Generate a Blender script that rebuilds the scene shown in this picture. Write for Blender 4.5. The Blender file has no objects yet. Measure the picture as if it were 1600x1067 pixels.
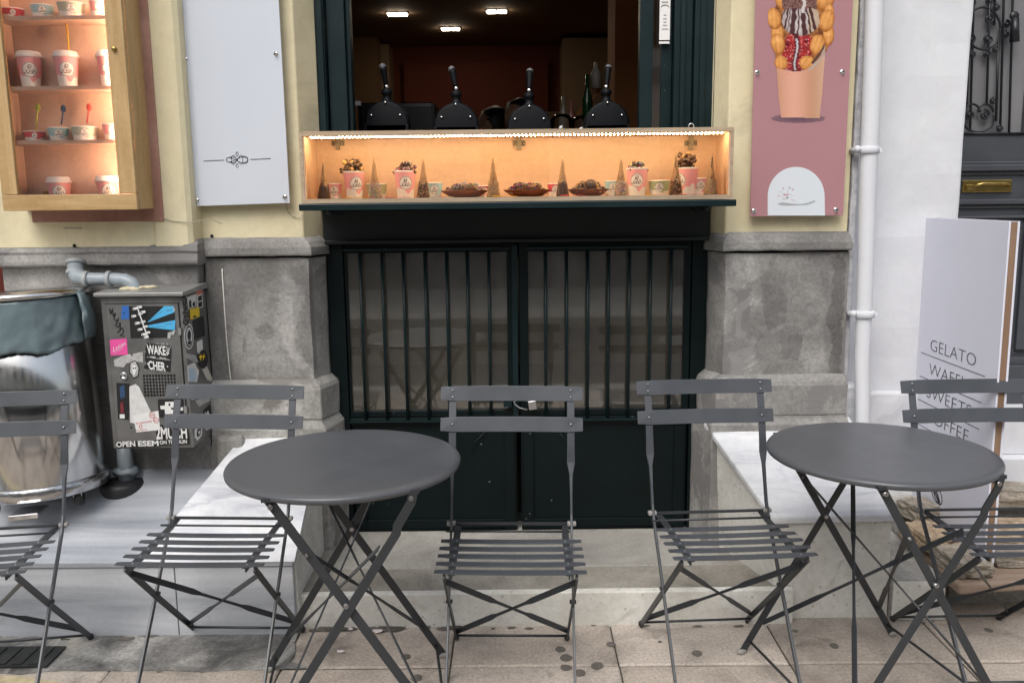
import bpy, bmesh, math, random
from math import sin, cos, pi, radians, hypot, atan2
from mathutils import Vector, Matrix, noise
random.seed(7)
S = bpy.context.scene
COL = S.collection
# ------------------------------------------------------------------ camera
CAMP = Vector((0, 0, 1.388)); F = 1355.0; PITCH, YAW, ROLL = .163, -.005, .011
fw = Vector((sin(YAW)*cos(PITCH), cos(YAW)*cos(PITCH), -sin(PITCH)))
rt0 = Vector((cos(YAW), -sin(YAW), 0)); dn0 = fw.cross(rt0)
rt = rt0*cos(ROLL) + dn0*sin(ROLL); dn = -rt0*sin(ROLL) + dn0*cos(ROLL)
cd = bpy.data.cameras.new('camera'); cam = bpy.data.objects.new('camera', cd); COL.objects.link(cam)
cd.sensor_width = 36; cd.lens = F/1600*36; cd.clip_end = 200; cd.clip_start = .05
cam.matrix_world = Matrix(((rt.x, -dn.x, -fw.x, CAMP.x), (rt.y, -dn.y, -fw.y, CAMP.y), (rt.z, -dn.z, -fw.z, CAMP.z), (0, 0, 0, 1)))
S.camera = cam
def ray(u, v): return rt*((u-800)/F) + dn*((v-533.5)/F) + fw
def at(u, v, Y):
    d = ray(u, v); return CAMP + d*(Y/d.y)
def atx(u, v, X):
    d = ray(u, v); return CAMP + d*(X/d.x)
def atz(u, v, Z):
    d = ray(u, v); return CAMP + d*((Z-CAMP.z)/d.z)
# ------------------------------------------------------------------ materials
def new_mat(name):
    m = bpy.data.materials.new(name); m.use_nodes = True
    nt = m.node_tree; b = nt.nodes['Principled BSDF']; return m, nt, b
def rgba(c): return (c[0], c[1], c[2], 1)
def plain(name, c, rough=.6, metal=0, spec=.5, var=0, vscale=8, bump=0, bscale=60, emit=None, estr=0, coat=0, rvar=0, specks=0, scol=(.3, .3, .28)):
    m, nt, b = new_mat(name); N, L = nt.nodes, nt.links
    b.inputs['Base Color'].default_value = rgba(c); b.inputs['Roughness'].default_value = rough
    b.inputs['Metallic'].default_value = metal; b.inputs['Specular IOR Level'].default_value = spec
    b.inputs['Coat Weight'].default_value = coat
    if emit: b.inputs['Emission Color'].default_value = rgba(emit); b.inputs['Emission Strength'].default_value = estr
    if var or bump or rvar:
        tc = N.new('ShaderNodeTexCoord')
    if var or rvar:
        n = N.new('ShaderNodeTexNoise'); n.inputs['Scale'].default_value = vscale; n.inputs['Detail'].default_value = 7; n.inputs['Roughness'].default_value = .62
        L.new(tc.outputs['Object'], n.inputs['Vector'])
    if var:
        r = N.new('ShaderNodeValToRGB'); L.new(n.outputs['Fac'], r.inputs['Fac'])
        r.color_ramp.elements[0].position = .3; r.color_ramp.elements[1].position = .7
        r.color_ramp.elements[0].color = rgba([x*(1-var) for x in c]); r.color_ramp.elements[1].color = rgba([min(1, x*(1+var)) for x in c])
        L.new(r.outputs['Color'], b.inputs['Base Color'])
    if specks:
        vo = N.new('ShaderNodeTexVoronoi'); vo.inputs['Scale'].default_value = specks; L.new(tc.outputs['Object'], vo.inputs['Vector'])
        sx = N.new('ShaderNodeSeparateColor'); L.new(vo.outputs['Color'], sx.inputs[0])
        a1 = N.new('ShaderNodeMath'); a1.operation = 'MULTIPLY'; a1.inputs[1].default_value = .075; L.new(sx.outputs[1], a1.inputs[0])
        a2 = N.new('ShaderNodeMath'); a2.operation = 'LESS_THAN'; L.new(vo.outputs['Distance'], a2.inputs[0]); L.new(a1.outputs[0], a2.inputs[1])
        a3 = N.new('ShaderNodeMath'); a3.operation = 'GREATER_THAN'; a3.inputs[1].default_value = .55; L.new(sx.outputs[0], a3.inputs[0])
        a4 = N.new('ShaderNodeMath'); a4.operation = 'MULTIPLY'; L.new(a2.outputs[0], a4.inputs[0]); L.new(a3.outputs[0], a4.inputs[1])
        xm = N.new('ShaderNodeMix'); xm.data_type = 'RGBA'; L.new(a4.outputs[0], xm.inputs['Factor']); L.new(r.outputs['Color'], xm.inputs['A']); xm.inputs['B'].default_value = rgba(scol); L.new(xm.outputs['Result'], b.inputs['Base Color'])
    if rvar:
        mr = N.new('ShaderNodeMapRange'); mr.inputs['To Min'].default_value = max(0.02, rough-rvar); mr.inputs['To Max'].default_value = rough+rvar
        mr.inputs['From Min'].default_value = .3; mr.inputs['From Max'].default_value = .7
        L.new(n.outputs['Fac'], mr.inputs['Value']); L.new(mr.outputs['Result'], b.inputs['Roughness'])
    if bump:
        n2 = N.new('ShaderNodeTexNoise'); n2.inputs['Scale'].default_value = bscale; n2.inputs['Detail'].default_value = 5
        L.new(tc.outputs['Object'], n2.inputs['Vector'])
        bp = N.new('ShaderNodeBump'); bp.inputs['Strength'].default_value = bump; bp.inputs['Distance'].default_value = .004
        L.new(n2.outputs['Fac'], bp.inputs['Height']); L.new(bp.outputs['Normal'], b.inputs['Normal'])
    return m
def stone(name, ramp, scale=3, stretch=(1, 1, 1), dist=.6, rough=.85, fine=.25, fscale=40, bump=.4, bscale=60, stain=None, sscale=1.5, slo=.52, shi=.62, cracks=0, pits=0, rot=(0, 0, 0), detail=9, spec=.4):
    """mottled mineral surface: ramped noise, a fine grain, optional stains and pits"""
    m, nt, b = new_mat(name); N, L = nt.nodes, nt.links
    tc = N.new('ShaderNodeTexCoord'); mp = N.new('ShaderNodeMapping'); mp.inputs['Scale'].default_value = stretch; mp.inputs['Rotation'].default_value = rot
    L.new(tc.outputs['Object'], mp.inputs['Vector'])
    n = N.new('ShaderNodeTexNoise'); n.inputs['Scale'].default_value = scale; n.inputs['Detail'].default_value = detail; n.inputs['Distortion'].default_value = dist; n.inputs['Roughness'].default_value = .6
    L.new(mp.outputs['Vector'], n.inputs['Vector'])
    r = N.new('ShaderNodeValToRGB'); e = r.color_ramp.elements
    e[0].position, e[0].color = ramp[0][0], rgba(ramp[0][1]); e[1].position, e[1].color = ramp[-1][0], rgba(ramp[-1][1])
    for p, c in ramp[1:-1]: x = e.new(p); x.color = rgba(c)
    L.new(n.outputs['Fac'], r.inputs['Fac']); col = r.outputs['Color']
    f = N.new('ShaderNodeTexNoise'); f.inputs['Scale'].default_value = fscale; f.inputs['Detail'].default_value = 6; f.inputs['Roughness'].default_value = .7
    L.new(tc.outputs['Object'], f.inputs['Vector'])
    mr = N.new('ShaderNodeMapRange'); mr.inputs['From Min'].default_value = .3; mr.inputs['From Max'].default_value = .7; mr.inputs['To Min'].default_value = 1-fine; mr.inputs['To Max'].default_value = 1+fine
    L.new(f.outputs['Fac'], mr.inputs['Value'])
    mx = N.new('ShaderNodeMix'); mx.data_type = 'RGBA'; mx.blend_type = 'MULTIPLY'; mx.inputs['Factor'].default_value = 1
    L.new(col, mx.inputs['A']); L.new(mr.outputs['Result'], mx.inputs['B']); col = mx.outputs['Result']
    if stain:
        s = N.new('ShaderNodeTexNoise'); s.inputs['Scale'].default_value = sscale; s.inputs['Detail'].default_value = 8; s.inputs['Distortion'].default_value = 1.2; s.inputs['Roughness'].default_value = .65
        L.new(tc.outputs['Object'], s.inputs['Vector'])
        m2 = N.new('ShaderNodeMapRange'); m2.inputs['From Min'].default_value = slo; m2.inputs['From Max'].default_value = shi; L.new(s.outputs['Fac'], m2.inputs['Value'])
        x2 = N.new('ShaderNodeMix'); x2.data_type = 'RGBA'; L.new(m2.outputs['Result'], x2.inputs['Factor']); L.new(col, x2.inputs['A']); x2.inputs['B'].default_value = rgba(stain); col = x2.outputs['Result']
    h = f.outputs['Fac']
    if cracks:
        vo = N.new('ShaderNodeTexNoise'); vo.inputs['Scale'].default_value = cracks; vo.inputs['Detail'].default_value = 4; vo.inputs['Distortion'].default_value = 1.5
        L.new(tc.outputs['Object'], vo.inputs['Vector'])
        ab = N.new('ShaderNodeMath'); ab.operation = 'SUBTRACT'; ab.inputs[1].default_value = .5; L.new(vo.outputs['Fac'], ab.inputs[0])
        a2 = N.new('ShaderNodeMath'); a2.operation = 'ABSOLUTE'; L.new(ab.outputs[0], a2.inputs[0])
        m3 = N.new('ShaderNodeMapRange'); m3.inputs['From Min'].default_value = 0; m3.inputs['From Max'].default_value = .006; m3.inputs['To Min'].default_value = .55; m3.inputs['To Max'].default_value = 1; L.new(a2.outputs[0], m3.inputs['Value'])
        x3 = N.new('ShaderNodeMix'); x3.data_type = 'RGBA'; x3.blend_type = 'MULTIPLY'; x3.inputs['Factor'].default_value = 1; L.new(col, x3.inputs['A']); L.new(m3.outputs['Result'], x3.inputs['B']); col = x3.outputs['Result']
    if pits:
        v = N.new('ShaderNodeTexVoronoi'); v.inputs['Scale'].default_value = pits; L.new(tc.outputs['Object'], v.inputs['Vector'])
        m4 = N.new('ShaderNodeMapRange'); m4.inputs['From Min'].default_value = .06; m4.inputs['From Max'].default_value = .16; m4.inputs['To Min'].default_value = .5; m4.inputs['To Max'].default_value = 1; L.new(v.outputs['Distance'], m4.inputs['Value'])
        x4 = N.new('ShaderNodeMix'); x4.data_type = 'RGBA'; x4.blend_type = 'MULTIPLY'; x4.inputs['Factor'].default_value = .8; L.new(col, x4.inputs['A']); L.new(m4.outputs['Result'], x4.inputs['B']); col = x4.outputs['Result']
    L.new(col, b.inputs['Base Color']); b.inputs['Roughness'].default_value = rough; b.inputs['Specular IOR Level'].default_value = spec
    n2 = N.new('ShaderNodeTexNoise'); n2.inputs['Scale'].default_value = bscale; n2.inputs['Detail'].default_value = 6; L.new(tc.outputs['Object'], n2.inputs['Vector'])
    ad = N.new('ShaderNodeMath'); ad.operation = 'ADD'; L.new(n2.outputs['Fac'], ad.inputs[0]); L.new(n.outputs['Fac'], ad.inputs[1])
    bp = N.new('ShaderNodeBump'); bp.inputs['Strength'].default_value = bump; bp.inputs['Distance'].default_value = .006; L.new(ad.outputs[0], bp.inputs['Height']); L.new(bp.outputs['Normal'], b.inputs['Normal'])
    return m
def glass(name, fac=.08, tint=(1, 1, 1), rough=.02, dusty=None, dfac=0):
    m, nt, b = new_mat(name); N, L = nt.nodes, nt.links; N.remove(b)
    o = N['Material Output']; t = N.new('ShaderNodeBsdfTransparent'); t.inputs['Color'].default_value = rgba(tint)
    g = N.new('ShaderNodeBsdfGlossy'); g.inputs['Roughness'].default_value = rough
    fr = N.new('ShaderNodeFresnel'); fr.inputs['IOR'].default_value = 1.45
    a = N.new('ShaderNodeMath'); a.operation = 'ADD'; a.inputs[1].default_value = fac; L.new(fr.outputs[0], a.inputs[0])
    mx = N.new('ShaderNodeMixShader'); L.new(a.outputs[0], mx.inputs[0]); L.new(t.outputs[0], mx.inputs[1]); L.new(g.outputs[0], mx.inputs[2])
    out = mx.outputs[0]
    if dusty:
        d = N.new('ShaderNodeBsdfDiffuse'); d.inputs['Color'].default_value = rgba(dusty)
        tc = N.new('ShaderNodeTexCoord'); mp = N.new('ShaderNodeMapping'); mp.inputs['Scale'].default_value = (1, 1, .5); L.new(tc.outputs['Object'], mp.inputs['Vector'])
        n = N.new('ShaderNodeTexNoise'); n.inputs['Scale'].default_value = 4; n.inputs['Detail'].default_value = 4; n.inputs['Roughness'].default_value = .5; L.new(mp.outputs['Vector'], n.inputs['Vector'])
        mr = N.new('ShaderNodeMapRange'); mr.inputs['From Min'].default_value = .35; mr.inputs['From Max'].default_value = .7; mr.inputs['To Min'].default_value = dfac*.6; mr.inputs['To Max'].default_value = dfac*1.4; L.new(n.outputs['Fac'], mr.inputs['Value'])
        m2 = N.new('ShaderNodeMixShader'); L.new(mr.outputs['Result'], m2.inputs[0]); L.new(out, m2.inputs[1]); L.new(d.outputs[0], m2.inputs[2]); out = m2.outputs[0]
    L.new(out, o.inputs['Surface']); return m

steel = plain('graphite_powder_coat', (.058, .064, .074), .40, 0, .5, var=.12, vscale=9, bump=.05, bscale=900, rvar=.10, specks=0, scol=(.22, .22, .22))
steel_dk = plain('dark_powder_coat', (.030, .033, .037), .45, 0, .5, var=.12, vscale=40, bump=.08, bscale=500)
rivet_m = plain('rivet_metal', (.35, .35, .36), .3, 1)
cap_m = plain('grey_plastic', (.30, .29, .27), .6, var=.2, vscale=60)
capd = plain('black_plastic', (.02, .02, .022), .5)
yellow = stone('cream_yellow_paint', [(.3, (.65, .575, .375)), (.5, (.71, .635, .425)), (.7, (.745, .68, .475))], scale=1.6, stretch=(1, 1, .5), rough=.7, fine=.05, fscale=25, bump=.22, bscale=22, stain=(.47, .41, .28), sscale=2.8, slo=.50, shi=.78, spec=.25)
plinth_m = stone('weathered_cement', [(.28, (.115, .110, .105)), (.42, (.185, .178, .17)), (.52, (.25, .243, .232)), (.62, (.33, .32, .305)), (.75, (.42, .41, .39))], scale=2.6, stretch=(1, 1, .6), dist=.7, fine=.24, fscale=85, bump=.45, bscale=45, stain=(.20, .195, .19), sscale=1.5, slo=.54, shi=.56, pits=55)
plinth_lt = stone('weathered_cement_pale', [(.3, (.17, .165, .155)), (.45, (.27, .262, .245)), (.58, (.36, .35, .33)), (.72, (.48, .465, .44))], scale=5, dist=.9, fine=.24, fscale=80, bump=.5, bscale=40, stain=(.19, .18, .165), sscale=3, slo=.55, shi=.6, pits=60)
cream_cement = stone('cream_painted_cement', [(.3, (.54, .52, .47)), (.5, (.66, .645, .595)), (.7, (.73, .72, .68))], scale=5, dist=.7, fine=.1, fscale=50, bump=.45, bscale=30, stain=(.42, .39, .34), sscale=5, slo=.6, shi=.74, pits=30)
white_wall = stone('white_limewash', [(.3, (.58, .59, .62)), (.5, (.66, .67, .70)), (.7, (.71, .72, .74))], scale=2, dist=.5, fine=.03, fscale=25, bump=.35, bscale=14, stain=(.6, .6, .62), sscale=3, slo=.62, shi=.75, spec=.25)
marble_w = stone('white_marble', [(.3, (.42, .44, .48)), (.45, (.60, .61, .64)), (.6, (.70, .705, .72))], scale=2.4, stretch=(1.2, 5.5, 1.2), rot=(0, 0, .9), dist=1.4, rough=.35, fine=.05, fscale=60, bump=.06, bscale=50, stain=(.48, .46, .43), sscale=3, slo=.62, shi=.75)
marble_g = stone('grey_veined_marble', [(.34, (.24, .26, .29)), (.46, (.36, .38, .415)), (.58, (.47, .49, .525)), (.70, (.58, .595, .62))], scale=1.3, stretch=(.5, 5.5, 5.5), dist=.5, rough=.3, fine=.05, fscale=60, bump=.05, bscale=50, stain=(.30, .31, .32), sscale=5, slo=.62, shi=.8)
step_m = stone('worn_step_stone', [(.3, (.17, .155, .13)), (.5, (.27, .25, .215)), (.7, (.36, .335, .29))], scale=4, dist=.8, fine=.18, fscale=90, bump=.5, bscale=60, stain=(.2, .185, .165), sscale=4.2, slo=.56, shi=.7, pits=45)
green = plain('bottle_green_gloss', (.0022, .0065, .0072), .40, 0, .22, var=.2, vscale=5, bump=.08, bscale=12, rvar=.08, specks=22, scol=(.16, .17, .16))
green_lt = plain('bottle_green_frame', (.005, .0155, .018), .38, 0, .3, var=.2, vscale=6, bump=.06, bscale=14, rvar=.06, specks=34, scol=(.14, .15, .14))
black_m = plain('black_shade', (.006, .006, .006), .8)
def wood(name, a, b_, scale=3, stretch=(1, 1, 14), rough=.5):
    return stone(name, [(.3, a), (.5, [(x+y)/2 for x, y in zip(a, b_)]), (.7, b_)], scale=scale, stretch=stretch, dist=.8, rough=rough, fine=.07, fscale=60, bump=.12, bscale=60)
oak_v = wood('oak_upright', (.38, .24, .10), (.56, .38, .19), stretch=(9, 9, 1.0))
oak_h = wood('oak_rail', (.38, .24, .10), (.56, .38, .19), stretch=(1.0, 9, 9))
ply = wood('birch_plywood', (.58, .38, .24), (.66, .45, .30), stretch=(1.2, 8, 8), scale=2)
ply_edge = wood('plywood_edge', (.34, .25, .165), (.50, .385, .27), stretch=(1.2, 20, 20), scale=4)
cab_in = wood('pinkish_pine', (.56, .37, .27), (.66, .46, .35), stretch=(7, 7, .8), scale=2)
terra = stone('terracotta_paint', [(.3, (.28, .14, .11)), (.5, (.37, .20, .155)), (.7, (.45, .26, .21))], scale=4, fine=.12, bump=.4, bscale=30)
board_w = plain('white_board', (.70, .71, .80), .35, 0, .5, var=.02, vscale=5, rvar=.05)
panel_w = plain('pale_acrylic', (.60, .64, .71), .22, 0, .5, var=.015, vscale=3)
panel_r = plain('dusty_rose_acrylic', (.41, .215, .235), .16, 0, .5, var=.02, vscale=3)
ink = plain('black_ink', (.012, .012, .014), .5)
chrome = plain('chrome', (.72, .72, .73), .14, 1)
brushed = plain('brushed_steel', (.56, .56, .56), .17, 1, var=.16, vscale=5, bump=.28, bscale=4, rvar=.08)
brushed2 = plain('dull_steel', (.5, .5, .5), .3, 1, var=.15, vscale=8, rvar=.1)
cab_grey = plain('scuffed_grey_metal', (.20, .20, .195), .42, .55, .5, var=.18, vscale=14, bump=.1, bscale=80, rvar=.12)
cab_grey2 = plain('scuffed_grey_lid', (.34, .34, .33), .4, .5, .5, var=.2, vscale=12, bump=.1, bscale=80)
pvc = plain('grey_pvc', (.27, .31, .34), .38, var=.12, vscale=20, bump=.08, bscale=50)
bag_m = plain('grey_green_liner', (.13, .175, .19), .3, 0, .5, var=.12, vscale=10, bump=.3, bscale=16)
brass = plain('aged_brass', (.42, .30, .10), .3, 1, var=.25, vscale=30)
iron = plain('black_iron', (.012, .012, .016), .4, 0, var=.2, vscale=40)
door_m = plain('slate_grey_door', (.062, .067, .078), .35, 0, .5, var=.08, vscale=9, bump=.1, bscale=25, rvar=.06)
paper = plain('white_paper', (.78, .77, .76), .55)
def C(name, c, r=.5, **k): return plain(name, c, r, **k)
WHITE, BLACK, PINK, BLUE, YEL = C('sticker_white', (.72, .72, .71), var=.06, vscale=30), C('sticker_black', (.014, .014, .015)), C('sticker_pink', (.75, .09, .33)), C('sticker_cyan', (.08, .42, .72)), C('sticker_yellow', (.78, .55, .02))
DBLUE, RED, GREYP = C('sticker_blue', (.03, .13, .42)), C('sticker_red', (.55, .05, .05)), C('sticker_residue', (.42, .42, .41), var=.25, vscale=60)
# ------------------------------------------------------------------ mesh builder
class MB:
    def __init__(s): s.v, s.f, s.m, s.sm = [], [], [], []
    def add(s, vs, fs, mat=0, smooth=False):
        o = len(s.v); s.v += [tuple(v) for v in vs]
        for f in fs: s.f.append([i+o for i in f]); s.m.append(mat); s.sm.append(smooth)
        return s
    def box(s, a, b, mat=0, M=None):
        x0, x1 = sorted((a[0], b[0])); y0, y1 = sorted((a[1], b[1])); z0, z1 = sorted((a[2], b[2]))
        vs = [(x, y, z) for z in (z0, z1) for y in (y0, y1) for x in (x0, x1)]
        if M: vs = [M @ Vector(v) for v in vs]
        return s.add(vs, [(0, 2, 3, 1), (4, 5, 7, 6), (0, 1, 5, 4), (1, 3, 7, 5), (3, 2, 6, 7), (2, 0, 4, 6)], mat)
    def hexa(s, lo, hi, mat=0):
        """lo, hi: four points each, same winding"""
        return s.add(list(lo)+list(hi), [(3, 2, 1, 0), (4, 5, 6, 7), (0, 1, 5, 4), (1, 2, 6, 5), (2, 3, 7, 6), (3, 0, 4, 7)], mat)
    def prism(s, pts, d, mat=0):
        n = len(pts); P = [Vector(p) for p in pts]; d = Vector(d)
        return s.add(P+[p+d for p in P], [list(range(n))[::-1], list(range(n, 2*n))]+[(i, (i+1) % n, (i+1) % n+n, i+n) for i in range(n)], mat)
    def loft(s, rings, mat=0, smooth=False, cap=True, closed=True):
        n = len(rings[0]); o = []
        for r in rings: o += list(r)
        fs = []
        for i in range(len(rings)-1):
            for j in range(n if closed else n-1):
                k = (j+1) % n; fs.append((i*n+j, i*n+k, (i+1)*n+k, (i+1)*n+j))
        s.add(o, fs, mat, smooth)
        if cap and closed:
            s.add(rings[0], [list(range(n))[::-1]], mat); s.add(rings[-1], [list(range(n))], mat)
        return s
    def tube(s, path, r, n=10, mat=0, smooth=True, cap=True):
        P = [Vector(p) for p in path]; R = r if isinstance(r, (list, tuple)) else [r]*len(P); rings = []
        t0 = (P[1]-P[0]).normalized(); up = Vector((0, 0, 1)) if abs(t0.z) < .9 else Vector((1, 0, 0))
        u = t0.cross(up).normalized()
        for i, p in enumerate(P):
            t = ((P[min(i+1, len(P)-1)]-P[max(i-1, 0)])).normalized()
            u = (u-t*u.dot(t)).normalized(); w = t.cross(u)
            rings.append([p+(u*cos(2*pi*k/n)+w*sin(2*pi*k/n))*R[i] for k in range(n)])
        return s.loft(rings, mat, smooth, cap)
    def bar(s, path, w, t, wd, mat=0):
        """flat bar: width w along wd (or list of vectors), thickness t"""
        P = [Vector(p) for p in path]; rings = []
        for i, p in enumerate(P):
            d = (P[min(i+1, len(P)-1)]-P[max(i-1, 0)]).normalized()
            q = Vector(wd[i]) if isinstance(wd, list) else Vector(wd)
            ww = w[i] if isinstance(w, (list, tuple)) else w; tt = t[i] if isinstance(t, (list, tuple)) else t
            q = (q-d*q.dot(d)).normalized(); k = d.cross(q).normalized()
            rings.append([p+q*a*ww/2+k*b*tt/2 for a, b in ((-1, -1), (1, -1), (1, 1), (-1, 1))])
        return s.loft(rings, mat)
    def lathe(s, prof, c=(0, 0, 0), n=32, mat=0, axis='z', smooth=True, cap=True, M=None):
        rings = []
        for r, z in prof:
            ring = []
            for k in range(n):
                a = 2*pi*k/n; p = Vector((r*cos(a), r*sin(a), z))
                if axis == 'y': p = Vector((p.x, p.z, -p.y))
                if axis == 'x': p = Vector((p.z, p.x, p.y))
                if M: p = M @ p
                ring.append(p+Vector(c))
            rings.append(ring)
        return s.loft(rings, mat, smooth, cap)
    def ball(s, c, r, n=10, m=7, mat=0, sc=(1, 1, 1), jit=0):
        vs = []; c = Vector(c)
        for i in range(m+1):
            th = pi*i/m
            for j in range(n):
                a = 2*pi*j/n; d = Vector((sin(th)*cos(a)*sc[0], sin(th)*sin(a)*sc[1], cos(th)*sc[2]))
                k = 1+(jit*noise.noise((c+d*r)*90) if jit else 0); vs.append(c+d*r*k)
        fs = [(i*n+j, (i+1)*n+j, (i+1)*n+(j+1) % n, i*n+(j+1) % n) for i in range(m) for j in range(n)]
        return s.add(vs, fs, mat, True)
    def build(s, name, mats, parent=None, org=(0, 0, 0), bevel=0, seg=2, subsurf=0):
        me = bpy.data.meshes.new(name); o3 = Vector(org)
        me.from_pydata([tuple(Vector(v)-o3) for v in s.v], [], s.f)
        if not isinstance(mats, (list, tuple)): mats = [mats]
        for m in mats: me.materials.append(m)
        me.polygons.foreach_set('material_index', s.m); me.polygons.foreach_set('use_smooth', s.sm)
        bm = bmesh.new(); bm.from_mesh(me)
        bmesh.ops.remove_doubles(bm, verts=bm.verts, dist=1e-6)
        bmesh.ops.recalc_face_normals(bm, faces=bm.faces); bm.to_mesh(me); bm.free(); me.update()
        ob = bpy.data.objects.new(name, me); COL.objects.link(ob)
        if parent: ob.parent = parent
        else: ob.location = o3
        if bevel:
            b = ob.modifiers.new('edge', 'BEVEL'); b.width = bevel; b.segments = seg; b.limit_method = 'ANGLE'; b.angle_limit = radians(40)
        if subsurf:
            q = ob.modifiers.new('smooth', 'SUBSURF'); q.levels = q.render_levels = subsurf
        return ob
def tag(o, label, cat, group=None, kind=None):
    if label: o['label'] = label
    if cat: o['category'] = cat
    if group: o['group'] = group
    if kind: o['kind'] = kind
    return o
def empty(name, loc, label, cat, group=None, rz=0):
    o = bpy.data.objects.new(name, None); COL.objects.link(o); o.location = loc; o.rotation_euler = (0, 0, rz); o.empty_display_size = .1
    return tag(o, label, cat, group)
def struct(o, label=None):
    o['kind'] = 'structure'
    if label: o['label'] = label; o['category'] = o.name.split('.')[0].replace('_', ' ')
    return o
def copy_tree(o, parent=None):
    c = o.copy(); COL.objects.link(c); c.parent = parent
    for ch in o.children: copy_tree(ch, c)
    return c
_tc = {}
def text_geo(s, offset=0.0):
    k = (s, offset)
    if k not in _tc:
        cu = bpy.data.curves.new('lettering', 'FONT'); cu.body = s; cu.offset = offset; cu.resolution_u = 3
        ob = bpy.data.objects.new('lettering', cu); COL.objects.link(ob)
        dg = bpy.context.evaluated_depsgraph_get(); me = bpy.data.meshes.new_from_object(ob.evaluated_get(dg))
        _tc[k] = ([v.co.copy() for v in me.vertices], [list(p.vertices) for p in me.polygons])
        bpy.data.objects.remove(ob); bpy.data.meshes.remove(me); bpy.data.curves.remove(cu)
    return _tc[k]
def text(mb, s, p0, p1, height, up=(0, 0, 1), offset=0, mat=0, cap=.73, lift=None):
    """flat printed lettering between p0 and p1 (baseline), capital height given"""
    vs, fs = text_geo(s, offset); p0, p1 = Vector(p0), Vector(p1)
    if lift: p0 = p0+Vector(lift); p1 = p1+Vector(lift)
    x0 = min(v.x for v in vs); x1 = max(v.x for v in vs); up = Vector(up)
    mb.add([p0+(p1-p0)*((v.x-x0)/(x1-x0))+up*(v.y/cap*height) for v in vs], fs, mat)
def ell(cx, cy, rx, ry, n=24, a0=0, a1=2*pi, rot=0):
    out = []
    for i in range(n):
        a = a0+(a1-a0)*i/(n if abs(a1-a0-2*pi) < 1e-6 else n-1); x, y = rx*cos(a), ry*sin(a)
        out.append((cx+x*cos(rot)-y*sin(rot), cy+x*sin(rot)+y*cos(rot)))
    return out
def flat(mb, px, Y, mat=0, th=.0006):
    mb.prism([at(u, v, Y) for u, v in px], (0, th, 0), mat)
def flatx(mb, px, X, mat=0, th=.0006):
    mb.prism([atx(u, v, X) for u, v in px], (-th, 0, 0), mat)

# ================================================================== GROUND
asph = stone('asphalt', [(.3, (.04, .04, .042)), (.7, (.075, .073, .07))], scale=2, fine=.3, fscale=120, bump=.5, bscale=150)
mb = MB(); mb.box((-60, -60, -.16), (60, 60, -.10)); struct(mb.build('ground', asph))
mb = MB(); mb.box((-25, -8.99, -.11), (25, -3.6, .02)); struct(mb.build('far_pavement', stone('far_paving', [(.3, (.40, .37, .33)), (.7, (.55, .52, .47))], scale=1)))
pave_mats = [stone('paving_%d' % i, [(.28, [x*.68 for x in c]), (.5, c), (.72, [min(.8, x*1.2) for x in c])], scale=4+i, dist=.7, fine=.28, fscale=110, bump=.6, bscale=80, stain=[x*.5 for x in c], sscale=2.3+i, slo=.55, shi=.68, pits=38) for i, c in enumerate(((.42, .362, .31), (.36, .312, .268), (.46, .402, .35)))]
joint = stone('joint_dirt', [(.3, (.045, .04, .032)), (.7, (.10, .09, .072))], scale=20, fine=.3)
stain_m = plain('trodden_gum', (.13, .115, .10), .7, var=.25, vscale=60)
mb = MB(); mb.box((-5, .2, -.11), (5, 2.95, -.007), 3)
rnd = random.Random(3)
XJ = [-4.8, -4.3, -3.8, -3.3, -2.8, -2.3, -1.75, -1.235, -.72, -.21, .3, .815, 1.33, 1.85, 2.35, 2.85, 3.35, 3.85, 4.35, 4.85]
YJ = [.2, .68, 1.26, 1.84, 2.42, 2.94]
for i in range(len(XJ)-1):
    for j in range(len(YJ)-1):
        g = .003; dz = rnd.uniform(-.0015, .0015); j1, j2, j3, j4 = [rnd.uniform(-.002, .002) for _ in range(4)]
        x0, x1, y0, y1 = XJ[i]+g+j1, XJ[i+1]-g+j2, YJ[j]+g+j3, YJ[j+1]-g+j4
        c = .006; mi = rnd.choice((0, 0, 1, 2))
        mb.hexa([(x0, y0, -.03), (x1, y0, -.03), (x1, y1, -.03), (x0, y1, -.03)], [(x0, y0, -.004+dz), (x1, y0, -.004+dz), (x1, y1, -.004+dz), (x0, y1, -.004+dz)], mi)
        mb.hexa([(x0, y0, -.004+dz), (x1, y0, -.004+dz), (x1, y1, -.004+dz), (x0, y1, -.004+dz)], [(x0+c, y0+c, dz), (x1-c, y0+c, dz), (x1-c, y1-c, dz), (x0+c, y1-c, dz)], mi)
def blob(cx, cy, rx, ry, z, n=14, jit=.25):
    ph = rnd.uniform(0, 9)
    return [(cx+cos(2*pi*k/n)*rx*(1+jit*noise.noise((cos(2*pi*k/n)*1.3, sin(2*pi*k/n)*1.3, ph))), cy+sin(2*pi*k/n)*ry*(1+jit*noise.noise((cos(2*pi*k/n)*1.3, sin(2*pi*k/n)*1.3, ph+3))), z) for k in range(n)]
for u, v, r in ((876, 1015, 9), (885, 1028, 10), (884, 1043, 9), (906, 1051, 9), (933, 1040, 10), (954, 1007, 8), (634, 1026, 8), (651, 1059, 9), (1089, 1021, 9), (1303, 1009, 8), (1242, 986, 5), (1545, 985, 7), (318, 1047, 8), (250, 1048, 6)):
    p = atz(u, v, 0); k = r*.0019; mb.prism(blob(p.x, p.y, k, k*1.05, .0016), (0, 0, .0009), 4)
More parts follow.
